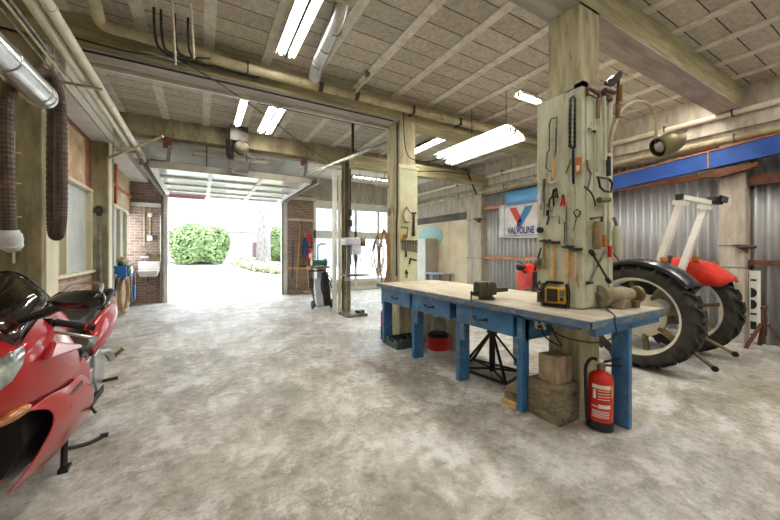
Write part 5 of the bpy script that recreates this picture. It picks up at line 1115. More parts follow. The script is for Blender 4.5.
MB().tube(smoothpath([(2.62+0.14*math.cos(a)+0.01*a, 7.68+0.1*math.sin(a)+0.03*math.sin(a), 0.52+0.30*math.sin(a)) for a in [2*PI*k/14 for k in range(29)]], 2), 0.014, 6).build('wound_hose', 'black', t, smooth=True)
t = thing('grinder_stand', 'pale pedestal with a green bench grinder and dusty tray behind the hand cart', 'stand', (2.62, 8.1, 0))
MB().bx(2.55, 2.80, 8.16, 8.4, 0, 0.98).build('pedestal', 'drillgrey', t)
MB().bx(2.36, 2.86, 8.05, 8.45, 0.98, 1.03).build('tray', 'tan', t)
MB().tube([(2.46, 8.2, 1.12), (2.76, 8.2, 1.12)], 0.075, 14).build('motor', 'teal', t, smooth=True)
for x in (2.42, 2.76): MB().lathe([(0.09, 0), (0.10, 0.01), (0.10, 0.04), (0.09, 0.05)], (x, 8.2, 1.13), (1, 0, 0), 18).build('wheel', 'steel', t, smooth=True)
MB().tube([(2.60, 8.25, 1.18), (2.60, 8.25, 1.55), (2.66, 8.2, 1.6), (2.78, 8.15, 1.6)], 0.015, 8).build('lamp_arm', 'dark', t)
t = thing('drill_press', 'pale grey floor standing pillar drill beside the dark post', 'pillar drill', (2.92, 6.72, 0))
MB().loft([[(x0, y0, z), (x1, y0, z), (x1, y1, z), (x0, y1, z)] for x0, x1, y0, y1, z in ((2.68, 3.16, 6.48, 6.98, 0.0), (2.68, 3.16, 6.48, 6.98, 0.05), (2.72, 3.12, 6.52, 6.94, 0.07))]).build('base', 'greymetal', t)
MB().tube([(2.82, 6.78, 0.06), (2.82, 6.78, 1.62)], 0.042, 16).build('pillar', 'steel', t, smooth=True)
MB().lathe([(0.06, 0), (0.06, 0.14)], (2.82, 6.78, 0.76), (0, 0, 1), 16).build('table_collar', 'drillgrey', t, smooth=True)
MB().bx(2.70, 3.24, 6.55, 6.95, 0.87, 0.905).build('table', 'steel_dark', t, bevel=0.006)
MB().loft([[(x, y, z) for x, y in ((2.86, 6.62), (3.08, 6.62), (3.08, 6.90), (2.86, 6.90))] for z in (1.34, 1.55)]).build('head', 'drillgrey', t, bevel=0.02)
MB().bx(2.70, 3.06, 6.60, 6.90, 1.55, 1.71).build('belt_cover', 'drillgrey', t, bevel=0.03)
MB().tube([(3.06, 6.78, 1.62), (3.22, 6.70, 1.62)], 0.10, 16).build('motor', 'olive', t, smooth=True)
MB().lathe([(0.03, 0), (0.045, 0.08), (0.045, 0.14), (0.028, 0.18)], (2.98, 6.72, 1.18), (0, 0, 1), 16).build('quill', 'steel', t, smooth=True)
MB().tube([(2.98, 6.72, 1.05), (2.98, 6.72, 1.18)], 0.012, 8).build('drill_bit', 'steel_dark', t)
for a in (0.6, 2.7, 4.8):
    MB().tube([(3.07, 6.70, 1.42), (3.07+0.19*math.cos(a)*0.86, 6.70-0.19*math.cos(a)*0.5, 1.42+0.19*math.sin(a))], 0.009, 6).ell((3.07+0.19*math.cos(a)*0.86, 6.70-0.19*math.cos(a)*0.5, 1.42+0.19*math.sin(a)), (0.018, 0.018, 0.018), 8, 6).build('feed_handle', 'dark', t)
t = thing('drill_vise', 'dark machine vise lying on the base of the pillar drill', 'vise', (3.05, 6.62, 0.07))
MB().bx(2.94, 3.12, 6.54, 6.66, 0.071, 0.12).build('body', 'dark', t, bevel=0.004)
MB().tube([(3.0, 6.54, 0.10), (3.0, 6.46, 0.10)], 0.012, 8).build('screw', 'steel', t)

# ------------------------------------------------------------------ far right: cabinet, table, disc
t = thing('cabinet', 'tall white grey steel cabinet against the beige wallboard', 'cabinet', (6.9, 9.6, 0))
MB().bx(6.72, 7.23, 9.22, 9.90, 0.03, 1.85).build('body', 'cabinet_side', t, bevel=0.004)
d = MB().bx(6.70, 6.72, 9.225, 9.895, 0.05, 1.845).build('door', 'cabinet', t, bevel=0.003)
MB().bx(6.68, 6.70, 9.70, 9.73, 0.92, 1.02).build('handle', 'dark', d)
MB().bx(6.74, 7.22, 9.24, 9.88, 0, 0.03).build('plinth', 'dark', t)
t = thing('side_table', 'small blue grey metal table beside the tall white cabinet', 'table', (6.9, 8.8, 0))
MB().bx(6.55, 7.22, 8.35, 9.1, 0.66, 0.69).build('tabletop', 'drillgrey', t)
for x, y in ((6.62, 8.45), (6.62, 9.0), (7.15, 8.45), (7.15, 9.0)): MB().bx(x, x+0.04, y, y+0.04, 0, 0.66).build('leg', 'steel', t)
MB().bx(6.7, 6.9, 8.8, 9.0, 0.45, 0.65).build('drawer', mat('pale_blue_drawer', (150, 180, 220), rough=0.4), t)
tag(MB().prism([(7.257, 9.70+0.72*math.cos(2*PI*k/40), 1.93+0.42*math.sin(2*PI*k/40)) for k in range(40)], (-0.02, 0, 0)).build('teal_disc', 'mint', smooth=False), 'pale teal round panel on the beige wallboard behind the cabinet', 'panel')

# ------------------------------------------------------------------ tractor (rear axle at 5.35, 2.0)
TX, TY, TR = 5.35, 2.0, 0.63
t = thing('tractor', 'orange red tractor with a white roll bar and big muddy rear tyres', 'tractor', (TX, TY, 0))
def big_wheel(cx, out):
    W = 0.15
    prof = [(0.46, -W+0.03), (0.47, -W+0.01), (0.53, -W), (0.565, -W+0.005), (0.588, -W+0.04), (0.594, 0), (0.588, W-0.04), (0.565, W-0.005), (0.53, W), (0.47, W-0.01), (0.46, W-0.03)]
    prof = prof + [prof[0]]
    ty = MB().lathe(prof, (cx, TY, TR), (1, 0, 0), 56, cap=False).build('tyre', 'tyre', t, smooth=True)
    lg = MB(); nl = 22
    for k in range(nl):
        for sgn in (-1, 1):
            a0 = 2*PI*(k+(0.5 if sgn > 0 else 0))/nl
            def pt(a, r, x): return (cx+x, TY+r*math.sin(a), TR+r*math.cos(a))
            rings = []
            for f in (0, 0.5, 1.0):
                a = a0 + 0.19*f; x = sgn*(-0.012+f*(W+0.002)); hgt = 0.038; rr_ = 0.592 if f < 0.9 else 0.572; wd = 0.034
                rings.append([pt(a-wd, rr_-0.02, x), pt(a-wd*0.7, rr_+hgt, x), pt(a+wd*0.7, rr_+hgt, x), pt(a+wd, rr_-0.02, x)])
            a = a0+0.19; x = sgn*(W+0.006)
            rings.append([pt(a-0.035, 0.50, x-sgn*0.01), pt(a-0.03, 0.565, x), pt(a+0.03, 0.565, x), pt(a+0.035, 0.50, x-sgn*0.01)])
            lg.loft(rings)
    lg.build('tread', 'tyre', ty)
    rim = MB().lathe([(0.44, -0.12), (0.475, -0.135), (0.475, -0.12), (0.445, -0.05), (0.445, 0.05), (0.475, 0.12), (0.475, 0.135), (0.44, 0.12), (0.425, 0.045), (0.425, -0.045), (0.44, -0.12)], (cx, TY, TR), (1, 0, 0), 48, cap=False).build('rim', 'rim', t, smooth=True)
    o = out
    MB().lathe([(0.05, o*0.02), (0.12, o*0.015), (0.24, o*-0.02), (0.27, o*-0.05), (0.25, o*-0.06), (0.05, o*-0.03)], (cx, TY, TR), (1, 0, 0), 36).build('disc', 'rim', rim, smooth=True)
    for k in range(8):
        a = 2*PI*k/8+0.2
        p0 = Vector((cx+o*-0.05, TY+0.24*math.sin(a), TR+0.24*math.cos(a))); p1 = Vector((cx+o*-0.01, TY+0.43*math.sin(a), TR+0.43*math.cos(a)))
        MB().bar(p0, p1, 0.07, 0.04).build('wheel_lug', 'olive', rim)
    hb = MB().lathe([(0.10, 0), (0.10, o*0.05), (0.07, o*0.07), (0.06, o*0.10), (0.03, o*0.11)], (cx, TY, TR), (1, 0, 0), 20).build('hub', 'rim', rim, smooth=True)
    return ty
big_wheel(4.70, -1); big_wheel(5.97, 1)
def fender(cx, in_, m_, name):
    # shell over the tyre: top curved, inner side panel towards the seat
    rows = []
    for i in range(19):
        a = math.radians(52 - 106*i/18)      # from in front (+Y) over the top to behind (-Y)
        r = 0.675
        prof = [(-0.17, r-0.045), (-0.165, r-0.01), (-0.12, r+0.012), (0, r+0.022), (0.12, r+0.012), (0.165, r-0.01), (0.18, r-0.05), (0.185, r-0.085), (0.185, r-0.09-0.36*math.sin(PI*min(1, (i+1)/19.5)))]
        rows.append([(cx+in_*x, TY+q*math.sin(a), TR+q*math.cos(a)) for x, q in prof])
    return MB().grid(rows).build(name, m_, t, smooth=True, solid=0.008)
f1 = fender(4.72, 1, 'navy', 'fender'); f2 = fender(5.95, -1, 'tractor_red', 'fender')
for cx, fo in ((4.86, f1), (5.80, f2)):
    MB().lathe([(0.035, 0), (0.04, 0.03), (0.035, 0.06), (0.01, 0.07)], (cx, 1.80, 1.285), (0, 0, 1), 14).build('amber_lamp', 'amber', fo, smooth=True)
# axle, gearbox, engine
MB().tube([(4.85, TY, TR), (4.98, TY, TR), (5.15, TY, TR), (5.35, TY, TR), (5.55, TY, TR), (5.72, TY, TR), (5.85, TY, TR)], [0.07, 0.09, 0.16, 0.20, 0.16, 0.09, 0.07], 18).build('axle_housing', 'greymetal', t, smooth=True)
MB().loft([[(TX-w_, y, z0), (TX+w_, y, z0), (TX+w_, y, z1), (TX-w_, y, z1)] for y, w_, z0, z1 in ((1.74, 0.13, 0.50, 0.90), (2.2, 0.16, 0.45, 0.92), (2.9, 0.15, 0.45, 0.85), (3.9, 0.14, 0.48, 0.85))]).build('gearbox', 'greymetal', t, bevel=0.02)
rings = []
for y, w_, z0, z1 in ((2.75, 0.20, 0.86, 1.20), (3.3, 0.22, 0.84, 1.22), (3.85, 0.23, 0.80, 1.21), (4.12, 0.22, 0.66, 1.18), (4.2, 0.18, 0.70, 1.12)):
    rings.append([(TX+w_*c_, y, z0+(z1-z0)*h_) for c_, h_ in ((-1, 0), (-1, 0.62), (-0.9, 0.86), (-0.6, 0.98), (0, 1.0), (0.6, 0.98), (0.9, 0.86), (1, 0.62), (1, 0))])
MB().loft(rings).build('hood', 'tractor_red', t, smooth=True)
MB().bx(5.095, 5.135, 3.40, 3.80, 0.78, 1.05).build('side_grille', 'dark', t)
MB().bx(TX-0.15, TX+0.15, 4.19, 4.215, 0.72, 1.04).build('front_grille', 'dark', t)
for s in (-1, 1):
    MB().lathe([(0.02, -0.10), (0.06, -0.06), (0.078, 0.0), (0.08, 0.03), (0.07, 0.035)], (TX+s*0.28-0.02, 4.02, 1.14), (0, 1, 0), 18).build('headlamp', 'steel_dark', t, smooth=True)
    MB().bar((TX+s*0.27, 4.0, 1.07), (TX+s*0.2, 3.98, 1.0), 0.03, 0.02).build('lamp_bracket', 'dark', t)
    x = TX+s*0.58
    w = MB().lathe([(0.20, -0.07), (0.30, -0.085), (0.355, -0.05), (0.365, 0), (0.355, 0.05), (0.30, 0.085), (0.20, 0.07)], (x, 3.95, 0.367), (1, 0, 0), 32).build('front_tyre', 'tyre', t, smooth=True)
    MB().lathe([(0.03, -0.07), (0.17, -0.04), (0.205, -0.06), (0.205, 0.06), (0.17, 0.04), (0.03, 0.07)], (x, 3.95, 0.367), (1, 0, 0), 24).build('front_rim', 'rim', w, smooth=True)
MB().bx(TX-0.5, TX+0.5, 3.91, 3.99, 0.36, 0.46).build('front_axle', 'greymetal', t)
# seat, steering
MB().loft([[(TX-w_, y, z), (TX+w_, y, z), (TX+w_, y, z+0.05), (TX-w_, y, z+0.05)] for y, w_, z in ((2.08, 0.2, 1.10), (2.3, 0.22, 1.07), (2.45, 0.2, 1.10))]).build('seat', 'seat', t, bevel=0.02)
MB().loft([[(TX-w_, 2.02-0.04*k, z), (TX+w_, 2.02-0.04*k, z), (TX+w_, 2.07-0.04*k, z), (TX-w_, 2.07-0.04*k, z)] for k, (z, w_) in enumerate(((1.10, 0.2), (1.25, 0.21), (1.36, 0.17)))]).build('seat_back', 'seat', t, bevel=0.015)
MB().bx(TX-0.06, TX+0.06, 2.15, 2.3, 0.88, 1.07).build('seat_post', 'dark', t)
MB().tube([(TX, 2.95, 1.1), (TX, 2.66, 1.33)], 0.02, 8).build('steering_column', 'dark', t)
MB().tube([(TX+0.2*math.cos(a), 2.66+0.12*math.sin(a), 1.33+0.15*math.sin(a)) for a in [2*PI*k/24 for k in range(25)]], 0.013, 8).build('steering_wheel', 'black', t, smooth=True)
# roll bar
for x in (4.96, 5.70):
    MB().bar((x, 2.03, 0.78), (x, 1.665, 2.02), 0.075, 0.075).build('roll_bar_post', 'ropswhite', t, bevel=0.004)
    MB().bx(x-0.05, x+0.05, 1.96, 2.08, 0.70, 0.82).build('roll_bar_foot', 'dark', t)
    MB().box((x, 1.675, 1.99), (0.13, 0.12, 0.05), (0.25, 0, 0)).build('roll_bar_joint', 'ropswhite', t)
MB().bx(4.90, 5.80, 1.635, 1.695, 2.03, 2.085).build('roll_bar_top', 'ropswhite', t, bevel=0.004)
MB().bx(4.88, 4.915, 1.63, 1.70, 2.025, 2.09).build('bar_end_cap', 'dark', t)
wl = MB().box((5.90, 1.63, 2.09), (0.18, 0.11, 0.09), (0.15, 0.15, -0.2)).build('work_lamp', 'dark', t, bevel=0.02)
MB().box((5.94, 1.565, 2.10), (0.15, 0.04, 0.08), (0.15, 0.15, -0.2)).build('lamp_lens', 'gloss_black', wl, bevel=0.008)
# three point linkage
def link(p, q, e):
    a = MB().bar(p, q, 0.045, 0.022).build('lower_link', 'olive', t, bevel=0.003)
    MB().lathe([(0.012, -0.02), (0.03, -0.018), (0.034, 0), (0.03, 0.018), (0.012, 0.02)], q, (1, 0.1, 0), 16).build('ball_end', 'dark', a, smooth=True)
link((5.5, 1.75, 0.39), (5.27, 1.29, 0.245), 0); link((5.08, 1.70, 0.30), (4.86, 1.345, 0.135), 0)
MB().bar((5.46, 1.70, 0.84), (5.44, 1.58, 0.36), 0.03, 0.03).bar((5.44, 1.72, 0.84), (5.3, 1.72, 0.88), 0.03, 0.03).build('lift_rod', 'steel_dark', t)
MB().bar((5.22, 1.70, 0.84), (5.04, 1.60, 0.26), 0.03, 0.03).build('lift_rod', 'steel_dark', t)
MB().bx(TX-0.12, TX+0.12, 1.70, 1.76, 0.48, 0.80).build('rear_plate', 'greymetal', t)

# ------------------------------------------------------------------ red motorcycle (centre line X = -0.92, nose towards -Y)
BXC = -0.92
t = thing('motorcycle', 'glossy red sport touring motorcycle on its centre stand at the left', 'motorcycle', (BXC, 2.8, 0))
def sym(rows):      # rows of (v,z) half sections at Y -> full sections
    out = []
    for y, half in rows:
        L_ = [(BXC+v, y, z) for v, z in half]; R_ = [(BXC-v, y, z) for v, z in reversed(half) if v > 1e-6]
        out.append(L_ + R_)
    return out
# windscreen cowl / upper fairing
cow = [(1.70, [(0.0, .93), (.05, .93), (.09, .905), (.115, .87), (.12, .82), (.10, .775), (.05, .76)]),
       (1.85, [(0.0, 1.02), (.09, 1.005), (.15, .965), (.185, .90), (.19, .82), (.16, .74), (.09, .70)]),
       (2.05, [(0.0, 1.10), (.12, 1.085), (.20, 1.04), (.245, .95), (.255, .84), (.235, .74), (.19, .67)]),
       (2.30, [(0.0, 1.13), (.13, 1.12), (.215, 1.07), (.275, .96), (.285, .84), (.275, .73), (.25, .63)]),
       (2.52, [(0.0, 1.10), (.13, 1.09), (.205, 1.05), (.27, .93), (.285, .82), (.28, .72), (.265, .60)]),
       (2.72, [(0.0, 1.04), (.11, 1.03), (.17, 1.0), (.235, .88), (.27, .80), (.275, .71), (.27, .58)])]
MB().loft(sym(cow), closed=False).build('upper_fairing', 'redbike', t, smooth=True, solid=0.008, sub=1)
# headlamps
for s in (-1, 1):
    MB().grid([[(BXC+s*v, y, z) for v, y, z in row] for row in (
        ((.05, 1.675, .865), (.095, 1.70, .885), (.15, 1.80, .925), (.212, 2.0, .985), (.228, 2.10, .995)),
        ((.06, 1.665, .83), (.115, 1.70, .845), (.172, 1.80, .88), (.232, 2.0, .935), (.238, 2.08, .965)),
        ((.06, 1.68, .80), (.118, 1.72, .80), (.178, 1.82, .82), (.232, 1.98, .875), (.242, 2.05, .925)))]).build('headlamp', 'lens', t, smooth=True, solid=0.006)
    am = MB().ell((BXC+s*.215, 2.04, .712), (.035, .085, .024), 16, 8, (0.1, 0, -s*0.35)); am.build('indicator', 'amber', t, smooth=True)
# windscreen
rows = []
for i in range(8):
    f = i/7; y = 2.0 + 0.58*f; zc = 1.10 + 0.21*f**0.8; w = (0.222-0.012*f) if f < 0.75 else (0.213-0.42*(f-0.75))
    rows.append([(BXC+w*math.sin(a), y-0.12*(1-f)*math.cos(a)*0+0.05*(1-math.cos(a))*2.0, zc-0.085*(1-math.cos(a))*1.6) for a in [math.radians(-80+160*k/14) for k in range(15)]])
MB().grid(rows).build('windscreen', 'smoke', t, smooth=True, solid=0.004)
MB().tube([rows[-1][k] for k in range(15)], 0.005, 6).tube([r[14] for r in rows], 0.004, 6).tube([r[0] for r in rows], 0.004, 6).build('screen_edge', 'gloss_black', t)
MB().loft(sym([(2.25, [(0, 1.14), (.1, 1.13), (.14, 1.05)]), (2.5, [(0, 1.17), (.12, 1.15), (.16, 1.04)])]), closed=False).build('dashboard', 'seat', t, solid=0.02)
MB().lathe([(0.05, 0), (0.05, 0.02)], (BXC, 2.46, 1.17), (0, 0.4, 1), 16).build('gauge', 'dark', t)
# side fairing, lower panels (both sides)
def coons(T, B, L_, R_, n, m):
    out = []
    def at(c, f):
        k = min(int(f*(len(c)-1)), len(c)-2); q = f*(len(c)-1)-k
        return Vector(c[k])*(1-q)+Vector(c[k+1])*q
    for j in range(m+1):
        v = j/m; row = []
        for i in range(n+1):
            u = i/n
            p = at(T, u)*(1-v)+at(B, u)*v+at(L_, v)*(1-u)+at(R_, v)*u - (Vector(T[0])*(1-u)*(1-v)+Vector(T[-1])*u*(1-v)+Vector(B[0])*(1-u)*v+Vector(B[-1])*u*v)
            row.append(p)
        out.append(row)
    return out
# curves in (v, Y, z)
Tt = smoothpath([(.235, 2.08, .70), (.262, 2.28, .70), (.272, 2.5, .665), (.272, 2.72, .66), (.262, 2.93, .56)], 4)
Bb = smoothpath([(.185, 2.04, .36), (.18, 2.36, .285), (.165, 2.62, .22), (.15, 2.85, .175), (.13, 3.05, .15)], 4)
Ll = smoothpath([(.235, 2.08, .70), (.255, 2.24, .64), (.25, 2.29, .54), (.22, 2.18, .43), (.185, 2.04, .36)], 4)
Rr = smoothpath([(.262, 2.93, .56), (.265, 2.98, .46), (.235, 3.04, .32), (.18, 3.07, .21), (.13, 3.05, .15)], 4)
for s in (-1, 1):
    g_ = coons(Tt, Bb, Ll, Rr, 16, 14)
    MB().grid([[(BXC+s*(p.x+0.02*math.sin(PI*min(1, max(0, j/14)))), p.y, p.z) for p in r] for j, r in enumerate(g_)]).build('lower_fairing', 'redbike', t, smooth=True, solid=0.006, sub=1)
    # cheek scoop: raised wedge with an upper ledge
    wd = [(.262, 2.14, .93), (.295, 2.16, .875), (.285, 2.68, .83), (.27, 2.66, .845)]
    MB().prism([(BXC+s*v, y, z) for v, y, z in ((.27, 2.14, .91), (.27, 2.68, .83), (.262, 2.66, .86), (.25, 2.3, .965))], (s*0.03, 0, -0.004)).build('fairing_scoop', 'redbike', t, bevel=0.012)
    MB().prism([(BXC+s*.262, y, z) for y, z in ((2.55, .69), (2.78, .75), (2.92, .64), (2.90, .55), (2.75, .58))], (s*0.014, 0, 0)).build('middle_fairing', 'redbike', t, bevel=0.01)
    vn = MB()
    for k in range(8): vn.bx(BXC+s*(.286)-0.004, BXC+s*(.286)+0.006, 2.47+.028*k, 2.485+.028*k, .545, .63)
    vn.build('vent', 'gloss_black', t)
# black inner volume: radiator ducts, engine
MB().loft(sym([(2.22, [(0, .70), (.17, .68), (.19, .5), (.12, .36)]), (2.5, [(0, .78), (.2, .74), (.21, .5), (.13, .28)]), (2.85, [(0, .78), (.2, .72), (.21, .45), (.12, .24)])])).build('radiator_block', 'black', t)
MB().loft(sym([(2.75, [(0, .72), (.19, .70), (.21, .52), (.17, .34), (.1, .28)]), (3.15, [(0, .7), (.19, .66), (.2, .5), (.15, .36), (.1, .30)])])).build('engine', 'greymetal', t, bevel=0.02)
MB().tube(smoothpath([(BXC+.06, 2.20, .52), (BXC+.08, 2.24, .36), (BXC+.06, 2.5, .24), (BXC+.05, 3.0, .2), (BXC+.1, 3.3, .24)], 6), 0.022, 10).build('exhaust_header', mat('heat_stained_pipe', (132, 92, 62), (96, 70, 54), scale=8, rough=0.35, metal=0.8), t, smooth=True)
# tank and seat
MB().loft(sym([(2.62, [(0, 1.03), (.08, 1.02), (.13, .96), (.14, .86)]), (2.78, [(0, 1.09), (.11, 1.07), (.175, .98), (.18, .84)]), (3.0, [(0, 1.08), (.11, 1.06), (.17, .96), (.175, .82)]), (3.18, [(0, .99), (.08, .97), (.12, .90), (.13, .80)])])).build('tank', 'redbike', t, smooth=True, sub=1)
MB().loft(sym([(3.14, [(0, .95), (.07, .94), (.11, .89), (.11, .80)]), (3.35, [(0, .90), (.12, .895), (.15, .86), (.14, .78)]), (3.6, [(0, .93), (.13, .92), (.155, .88), (.14, .80)]), (3.70, [(0, .99), (.12, .98), (.14, .93), (.13, .84)]), (4.0, [(0, 1.0), (.1, .99), (.12, .95), (.11, .88)])])).build('seat', 'seat', t, smooth=True)
MB().tube(smoothpath([(BXC+.20, 3.0, .80), (BXC+.19, 3.2, .74), (BXC+.17, 3.5, .76)], 6), [.05]*6+[.055]*7, 10).build('side_panel', 'greymetal', t, smooth=True)
# tail fairing
for s in (-1, 1):
    T2 = [(.17, 3.30, .84), (.205, 3.52, .915), (.21, 3.85, .945), (.15, 4.15, .95)]
    B2 = [(.215, 3.16, .66), (.255, 3.42, .69), (.26, 3.75, .79), (.17, 4.15, .87)]
    MB().grid([[(BXC+s*(Vector(a)*(1-f)+Vector(b)*f).x+s*0.025*math.sin(PI*f), (Vector(a)*(1-f)+Vector(b)*f).y, (Vector(a)*(1-f)+Vector(b)*f).z) for a, b in zip(smoothpath(T2, 5), smoothpath(B2, 5))] for f in [k/6 for k in range(7)]]).build('tail_fairing', 'redbike', t, smooth=True, solid=0.008)
    MB().tube(smoothpath([(BXC+s*.15, 3.70, .93), (BXC+s*.19, 3.78, .97), (BXC+s*.19, 4.0, 1.02), (BXC+s*.15, 4.12, 1.04), (BXC+s*.11, 4.12, .96)], 5), 0.019, 8).build('grab_rail', 'seat', t, smooth=True)
    MB().ell((BXC+s*.12, 4.08, .985), (.04, .06, .022), 12, 8).build('rear_indicator', 'amber', t, smooth=True)
MB().bx(BXC-.12, BXC+.12, 4.12, 4.16, .84, .93).build('tail_lamp', 'ext_red', t, bevel=0.01)
MB().tube(smoothpath([(BXC-.13, 3.75, 1.0), (BXC-.11, 4.05, 1.10), (BXC, 4.1, 1.12), (BXC+.11, 4.05, 1.10), (BXC+.13, 3.75, 1.0)], 6), 0.014, 8).build('luggage_rail', 'silver', t, smooth=True)
nb = MB()
for k in range(8): nb.ell((BXC+.12*math.cos(k*0.9), 3.75+.045*k, 1.035), (.05, .05, .03), 8, 6)
nb.build('cargo_net', 'black', t)
# handlebars, levers, mirrors
for s in (-1, 1):
    MB().tube([(BXC+s*.10, 2.56, 1.05), (BXC+s*.22, 2.47, 1.035)], 0.016, 8).build('handlebar', 'steel', t, smooth=True)
    gp = MB().tube([(BXC+s*.23, 2.465, 1.03), (BXC+s*.245, 2.462, 1.028), (BXC+s*.375, 2.475, .985), (BXC+s*.395, 2.478, .98)], [0.022, 0.019, 0.019, 0.021], 12).build('grip', 'black', t, smooth=True)
    MB().tube([(BXC+s*.352, 2.473, .992), (BXC+s*.36, 2.474, .99)], 0.0225, 12).build('grip_ring', 'ext_red', gp, smooth=True)
    MB().bx(BXC+s*.20-.035, BXC+s*.20+.035, 2.42, 2.50, 1.00, 1.06).build('switch_block', 'gloss_black', t, bevel=0.01)
    MB().tube(smoothpath([(BXC+s*.17, 2.44, 1.02), (BXC+s*.22, 2.40, 1.0), (BXC+s*.30, 2.395, .975), (BXC+s*.39, 2.41, .94)], 5), 0.009, 8).build('lever', 'silver', t, smooth=True)
    MB().lathe([(0.03, 0), (0.03, 0.045), (0.024, 0.05)], (BXC+s*.15, 2.38, 1.02), (0, 0, 1), 14).build('brake_reservoir', 'gloss_black', t, smooth=True)
    c_ = Vector((BXC+s*.425, 2.03, 1.195)); ux = Vector((s*.87, -.30*1, 0.0)).normalized() if s < 0 else Vector((.87, -.4985, .02)).normalized()
    if s < 0: ux = Vector((-.87, -.4985, .02)).normalized()
    nn_ = Vector((ux.y, -ux.x, 0)) if s > 0 else Vector((-ux.y, ux.x, 0))
    rings = []
    for a, w_, h_ in ((-.118, .012, .006), (-.10, .035, .022), (-.05, .045, .038), (0, .05, .045), (.05, .05, .046), (.09, .042, .043), (.112, .025, .034), (.118, .01, .02)):
        rings.append([c_ + ux*a + nn_*(w_*math.cos(b)) + Vector((0, 0, h_*math.sin(b))) for b in [2*PI*k/16 for k in range(16)]])
    mr = MB().loft(rings).build('mirror', 'gloss_black', t, smooth=True)
    MB().tube(smoothpath([(BXC+s*.20, 2.16, 1.10), (BXC+s*.27, 2.12, 1.125), (BXC+s*.36, 2.07, 1.165)], 5), [.016]*5+[.02]*6, 8).build('mirror_stem', 'seat', mr, smooth=True)
# wheels, fork, swingarm
def bwheel(y, z, w, r, name):
    ty = MB().lathe([(r*0.68, -w*0.8), (r*0.9, -w), (r*0.97, -w*0.6), (r, 0), (r*0.97, w*0.6), (r*0.9, w), (r*0.68, w*0.8), (r*0.68, -w*0.8)], (BXC, y, z), (1, 0, 0), 40, cap=False).build(name, 'black', t, smooth=True)
    rm = MB().lathe([(r*0.6, -w*0.75), (r*0.7, -w*0.8), (r*0.7, w*0.8), (r*0.6, w*0.75), (r*0.6, -w*0.75)], (BXC, y, z), (1, 0, 0), 32, cap=False)
    rm.lathe([(r*0.14, -w*0.8), (r*0.14, w*0.8)], (BXC, y, z), (1, 0, 0), 16)
    for k in range(5):
        a = 2*PI*k/5; rm.bar((BXC, y+r*.12*math.cos(a), z+r*.12*math.sin(a)), (BXC, y+r*.62*math.cos(a), z+r*.62*math.sin(a)), 0.04, 0.03)
    rm.build('wheel', 'greymetal', ty)
    return ty
bwheel(1.86, 0.312, 0.06, 0.312, 'front_tyre'); bwheel(3.66, 0.345, 0.095, 0.325, 'rear_tyre')
for s in (-1, 1):
    MB().tube([(BXC+s*.11, 1.86, .31), (BXC+s*.11, 2.16, .95)], 0.026, 12).build('fork_leg', 'steel_dark', t, smooth=True)
    MB().lathe([(.03, -.004), (.15, -.003), (.15, .003), (.03, .004)], (BXC+s*.085, 1.86, .312), (1, 0, 0), 32).build('brake_disc', 'steel', t)
    MB().box((BXC+s*.105, 2.0, .36), (.06, .09, .13), (0.4, 0, 0)).build('brake_caliper', 'dark', t, bevel=0.01)
fm = []
for i in range(11):
    a = math.radians(-50+148*i/10)
    fm.append([(BXC+v, 1.86+q*math.sin(a), .312+q*math.cos(a)) for v, q in ((-.085, .27), (-.08, .325), (-.04, .345), (0, .35), (.04, .345), (.08, .325), (.085, .27))])
MB().grid(fm).build('front_mudguard', 'redbike', t, smooth=True, solid=0.006)
MB().tube(smoothpath([(BXC+.125, 2.12, .72), (BXC+.14, 2.10, .55), (BXC+.12, 2.04, .42)], 5), 0.008, 6).build('brake_hose', 'black', t)
for s in (-1, 1): MB().bar((BXC+s*.12, 3.05, .40), (BXC+s*.12, 3.5, .345), 0.04, 0.07).build('swingarm', 'greymetal', t, bevel=0.008)
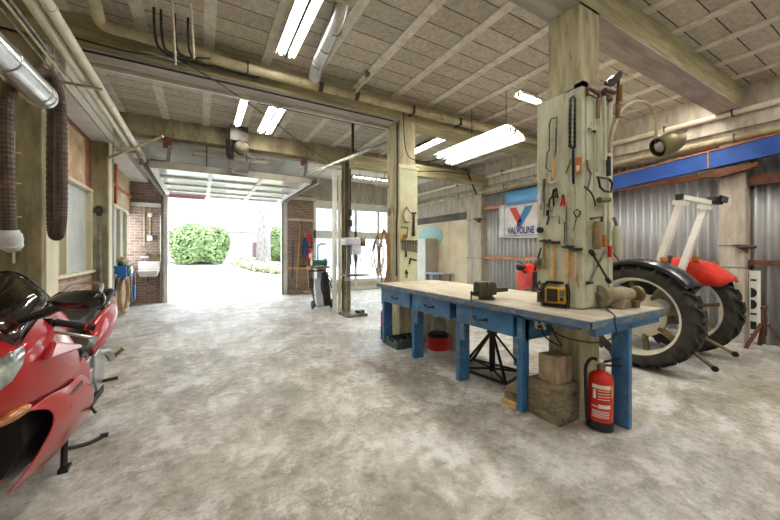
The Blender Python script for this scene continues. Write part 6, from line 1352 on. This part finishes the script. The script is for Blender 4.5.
MB().tube(smoothpath([(BXC-.16, 3.1, .28), (BXC-.2, 3.5, .42), (BXC-.22, 4.0, .56)], 6), [.03]*3+[.055]*10, 14).build('silencer', 'silver', t, smooth=True)
# foot pegs and their plates
for s in (-1, 1):
    pl = MB().prism([(BXC+s*.25, y, z) for y, z in ((3.06, .68), (3.18, .70), (3.34, .50), (3.28, .40), (3.14, .40), (3.04, .54))], (s*.022, 0, 0)).build('foot_plate', 'silver', t, bevel=0.006)
    MB().tube([(BXC+s*.27, 3.26, .43), (BXC+s*.36, 3.27, .435)], 0.014, 8).build('foot_peg', 'black', pl, smooth=True)
    p2 = MB().tube(smoothpath([(BXC+s*.24, 3.20, .66), (BXC+s*.28, 3.34, .63), (BXC+s*.29, 3.46, .54)], 5), [.02]*5+[.026]*6, 10).build('passenger_bracket', 'silver', t, smooth=True)
    MB().tube([(BXC+s*.29, 3.44, .55), (BXC+s*.36, 3.47, .61)], 0.016, 8).build('passenger_peg', 'olive', p2, smooth=True)
    MB().tube([(BXC+s*.24, 3.05, .34), (BXC+s*.30, 2.92, .33)], 0.010, 8).build('pedal', 'steel_dark', t, smooth=True)
MB().bx(BXC+.19, BXC+.262, 2.90, 3.14, .49, .60).bx(BXC+.19, BXC+.25, 2.92, 3.10, .60, .67).bx(BXC+.2, BXC+.258, 2.96, 3.2, .40, .48).build('engine_cover', 'silver', t, bevel=0.01)
MB().bx(BXC+.22, BXC+.27, 2.98, 3.30, .34, .39).build('heel_guard', 'dark', t)
# centre stand
st = MB()
for s in (-1, 1):
    st.tube([(BXC+s*.13, 3.0, .27), (BXC+s*.15, 2.90, .03)], 0.018, 8)
    st.box((BXC+s*.155, 2.895, .014), (.05, .08, .024))
st.tube([(BXC-.13, 2.95, .15), (BXC+.13, 2.95, .15)], 0.016, 8)
so = st.build('centre_stand', 'dark', t)
MB().tube(smoothpath([(BXC+.15, 2.94, .12), (BXC+.18, 3.0, .09), (BXC+.24, 3.06, .07), (BXC+.30, 3.10, .075)], 5), 0.014, 8).box((BXC+.31, 3.105, .082), (.045, .035, .02)).build('stand_lever', 'dark', so, smooth=True)
